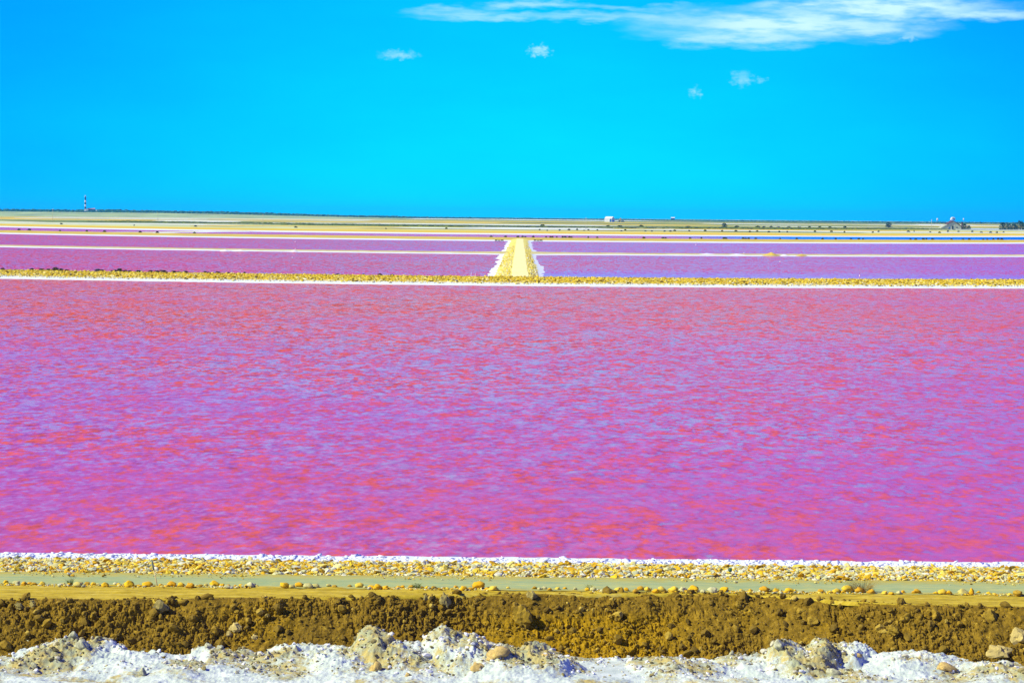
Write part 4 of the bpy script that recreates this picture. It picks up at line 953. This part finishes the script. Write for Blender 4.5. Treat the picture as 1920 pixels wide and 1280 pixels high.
# grey gabled house on the right
GY_ = 3260.0; k = GY_ / F; z0 = zpix(430.0, 1783, GY_); gxx = col_at(1783, GY_)
G = empty('grey_house', (gxx, GY_, z0), label='grey gabled farmhouse with lean-to and chimney on the right', cat='house')
def gpoly(name, pts, y0, y1, mat, par):
    bm = bmesh.new(); f = bm.faces.new([bm.verts.new((x * k, y0, z * k)) for x, z in pts]); ex = bmesh.ops.extrude_face_region(bm, geom=[f])
    bmesh.ops.translate(bm, vec=(0, y1 - y0, 0), verts=[v for v in ex['geom'] if isinstance(v, bmesh.types.BMVert)]); bmesh.ops.recalc_face_normals(bm, faces=bm.faces)
    return link(name, bm_mesh(name, bm), mat, par)
gpoly('wall', [(-21, -2), (16, -2), (16, 6.0), (1, 15.5), (-10, 8.6), (-21, 2.2)], 0, 22, M_GREYW, G)
rf = gpoly('roof', [(1, 16.6), (17.5, 6.1), (17.2, 5.0), (1, 15.4), (-10.5, 8.4), (-10.5, 9.4)], -0.9, 22.6, M_RTILE, G)
gpoly('lean_to_roof', [(-10.4, 9.3), (-10.4, 8.5), (-22, 1.9), (-22, 2.8)], -0.7, 22.3, M_GREYW, G)
ch = slab('chimney', G, 17.2 * k, 19.4 * k, 3, 5, -1 * k, 13 * k, M_RTILE); slab('cap', G, 16.9 * k, 19.7 * k, 2.8, 5.2, 13 * k, 13.6 * k, M_RTILE, ch)
slab('door', G, -1.6 * k, 1.2 * k, -.13, .05, -1, 6.6 * k, M_DARK); slab('window', G, -8 * k, -4.6 * k, -.12, .05, 1.2 * k, 4.2 * k, M_BLUEW); slab('window', G, 7 * k, 9 * k, -.12, .05, 2.2 * k, 4.4 * k, M_DARK)
# white hangar and tanks behind, on the horizon
o = empty('white_hangar', (col_at(1784, 8200), 8200, zpix(412.5, 1784, 8200)), label='white arched hangar on the horizon behind the grey house', cat='hangar')
bm = bmesh.new(); kk = 8200 / F
tube_pts = [(-4 * kk * math.cos(a), 5.6 * kk * math.sin(a)) for a in np.linspace(0, math.pi, 13)]
f = bm.faces.new([bm.verts.new((x, 0, z)) for x, z in tube_pts]); ex = bmesh.ops.extrude_face_region(bm, geom=[f]); bmesh.ops.translate(bm, vec=(0, 22, 0), verts=[v for v in ex['geom'] if isinstance(v, bmesh.types.BMVert)]); bmesh.ops.recalc_face_normals(bm, faces=bm.faces)
link('shell', bm_mesh('shell', bm), M_WHITE, o); slab('doorway', o, -0.6 * kk, 3.2 * kk, -.2, .1, 0, 2.8 * kk, M_SHADEW)
for (x, w, l) in [(1754, 3.2, 'white tank on the horizon left of the grey house'), (1803, 2.2, 'small white tank on the horizon right of the chimney')]:
    o = empty('white_tank', (col_at(x, 8000), 8000, zpix(412.5, x, 8000)), label=l, cat='tank'); kk = 8000 / F
    bm = bmesh.new(); tube(bm, [((0, 0, -2), w / 2 * kk), ((0, 0, 2.6 * kk), w / 2 * kk)], 14); link('shell', bm_mesh('shell', bm, True), M_WHITE, o)
    bm = bmesh.new(); tube(bm, [((0, 0, 2.6 * kk), w / 2 * kk * 1.03), ((0, 0, 3.6 * kk), .3)], 14); link('roof', bm_mesh('roof', bm, True), M_WHITE, o)

# ------------------------------------------------------------------ poles, stakes, sluices, heaps
M_POLE = simple('pale_pole_wood', (0.50, 0.46, 0.26), 0.8, 0.1)
for (x, yb, yt, l) in [(1098.5, 431, 408, 'slim pole left of the white hut'), (1746.5, 430, 411, 'slim pole left of the grey house'), (99, 415, 391, 'slim pole at the far left below the horizon'), (296, 418, 398, 'slim pole right of the lighthouse'), (493, 424, 401, 'slim pole on the flats in the left half')]:
    p = pix(x, yb, 0.3); kk = p.y / F; o = empty('utility_pole', p, label=l, cat='pole', group='poles on the flats')
    bm = bmesh.new(); tube(bm, [((0, 0, -.5), .34 * kk), ((0, 0, (yb - yt) * kk), .22 * kk)], 8); link('post', bm_mesh('post', bm, True), M_POLE, o)
    bm = bmesh.new(); box(bm, -1.2 * kk, 1.2 * kk, -.15, .15, (yb - yt) * kk * .93, (yb - yt) * kk * .93 + .3); link('crossarm', bm_mesh('crossarm', bm), M_POLE, o)
M_SALTW = simple('salted_wood', (0.66, 0.66, 0.64), 0.85, 0.1, 8.0)
for (x, y, h, l) in [(883.5, 517.5, 7, 'white salted stake left of the causeway, the left of the pair'), (891, 518, 5.5, 'shorter white stake of the pair left of the causeway'), (1058, 520.5, 5, 'white stake right of the causeway, the left of the pair'), (1066, 521, 5.5, 'white stake right of the causeway, the right of the pair')]:
    p = pix(x, y, 0.0); kk = p.y / F; o = empty('salted_stake', p, label=l, cat='stake', group='salted stakes in the pond')
    bm = bmesh.new(); tube(bm, [((0, 0, -.5), .9 * kk), ((.02, 0, .25 * h * kk), .8 * kk), ((.05, 0, h * kk), .3 * kk)], 7); link('stick', bm_mesh('stick', bm, True), M_SALTW, o)
    bm = bmesh.new(); tube(bm, [((0, 0, -.1), 1.5 * kk), ((0, 0, .08 * kk), 1.3 * kk), ((0, 0, 1.4 * kk), .8 * kk)], 9); link('salt_collar', bm_mesh('salt_collar', bm, True), M_SALTLUMP, o)
for (x, y, l) in [(553.5, 454, 'white float near the far dyke, left pond'), (553.8, 467, 'white float close to the low dyke, left pond'), (548, 483, 'white float in the middle pond on the left'), (404, 512, 'white float just above the stony dyke shrubs, left'), (1305, 459.5, 'white float in the far pond right of the causeway'), (1395, 475, 'white float above the low dyke on the right'), (1462.5, 491, 'white float in the middle pond on the right')]:
    p = pix(x, y, 0.0); kk = p.y / F; o = empty('marker_float', p, label=l, cat='float', group='white floats in the ponds')
    bm = bmesh.new(); bmesh.ops.create_uvsphere(bm, u_segments=12, v_segments=8, radius=1.1 * kk); link('ball', bm_mesh('ball', bm, True), M_SALTW, o)
    bm = bmesh.new(); tube(bm, [((0, 0, .5 * kk), .25 * kk), ((0, 0, 2.4 * kk), .2 * kk)], 6); link('rod', bm_mesh('rod', bm), M_SALTW, o)
p = pix(1612, 518, 0); kk = p.y / F; o = empty('marker_pole', p, label='thin tall pole with white base in the right pond', cat='pole')
bm = bmesh.new(); tube(bm, [((0, 0, -.6), .4 * kk), ((0, 0, 17 * kk), .25 * kk)], 6); link('rod', bm_mesh('rod', bm), simple('faded_pink_paint', (0.5, 0.2, 0.3)), o)
bm = bmesh.new(); tube(bm, [((0, 0, -.2), 1.3 * kk), ((0, 0, 1.2 * kk), 1.2 * kk), ((0, 0, 3 * kk), .5 * kk)], 8); link('base', bm_mesh('base', bm, True), M_SALTW, o)

M_TAR = simple('tarred_wood', (0.012, 0.012, 0.02), 0.7, 0.2)
for (x0, x1, l) in [(928, 944, 'black wooden sluice on the far dyke left of the causeway end'), (1001, 1017, 'black wooden sluice on the far dyke right of the causeway end')]:
    p = pix((x0 + x1) / 2, 452.2, 0.25); kk = p.y / F; o = empty('sluice_gate', p, label=l, cat='sluice', group='sluices at the causeway end'); w = (x1 - x0) * kk
    for fx0, fx1, hh in ((-.5, -.22, 2.6), (-.12, .10, 2.2), (.18, .5, 2.7)):
        slab('gate_board', o, fx0 * w, fx1 * w, -.15, .15, .7 * kk, hh * kk, M_TAR)
        for e in (fx0, fx1 - .05):
            slab('post', o, e * w, (e + .045) * w, -.2, .2, -.4, (hh + .5) * kk, M_TAR)
    slab('beam', o, -.5 * w, .5 * w, -.11, .11, 1.5 * kk, 1.9 * kk, M_TAR)
M_HEAPY = simple('yellow_earth_heap', (0.54, 0.40, 0.06), 0.95, 0.2, 0.6)
def heap(x0, x1, y, h, mat, label, seed):
    xm = (x0 + x1) / 2; p = pix(xm, y, 0.30); kk = p.y / F; w = (x1 - x0) * kk / 2
    a = np.linspace(0, 2 * math.pi, 33); r = np.linspace(0, 1, 9); A, Rr = np.meshgrid(a, r, indexing='ij')
    X = np.cos(A) * Rr * w; Y = np.sin(A) * Rr * min(w * .6, 8.0)
    Z = (1 - Rr) ** 0.9 * h * kk * (0.6 + 0.8 * fbm(X * .35 + seed * 9, Y * .35, seed, 4)) - 0.15 * Rr
    link('salt_heap', grid_mesh('salt_heap', X, Y, Z), mat, loc=p, label=label, cat='heap', group='heaps on the low dyke')
heap(1428, 1464, 478.6, 4.8, M_HEAPY, 'largest yellow heap on the low dyke right of the causeway', 1); heap(1492, 1514, 479, 3.4, M_HEAPY, 'smaller yellow heap right of the largest heap', 2)
heap(1300, 1350, 477, 2.6, M_SALTLUMP, 'long white salt heap on the low dyke, right side', 3); heap(1362, 1402, 477.6, 2.2, M_SALTLUMP, 'second white salt heap right of the long one', 4); heap(1462, 1480, 478.6, 2.4, M_SALTLUMP, 'small white heap between the two yellow heaps', 5)
heap(412, 432, 470.5, 3.0, M_SALTLUMP, 'white salt heap on the low dyke at the left', 6); heap(434, 466, 470.5, 3.0, M_SALTLUMP, 'ragged white heap beside the left salt heap', 7); heap(543, 560, 471.2, 2.6, M_SALTLUMP, 'white heap on the low dyke nearest the causeway, left', 8)

# ------------------------------------------------------------------ haze over the flats
m = bpy.data.materials.new('haze_air'); m.use_nodes = True; t = NT(m.node_tree); t.n.remove(t.n['Principled BSDF'])
pv = t.node('ShaderNodeVolumePrincipled'); pv.inputs['Color'].default_value = (0.04, 0.75, 1.0, 1); pv.inputs['Density'].default_value = HAZE; pv.inputs['Anisotropy'].default_value = 0.2
t.l.new(pv.outputs[0], t.n['Material Output'].inputs['Volume'])
bm = bmesh.new(); box(bm, -6600, 6600, -70, 19000, -2.7, 66)
if HAZE > 0: link('haze', bm_mesh('haze', bm), m, kind='stuff')
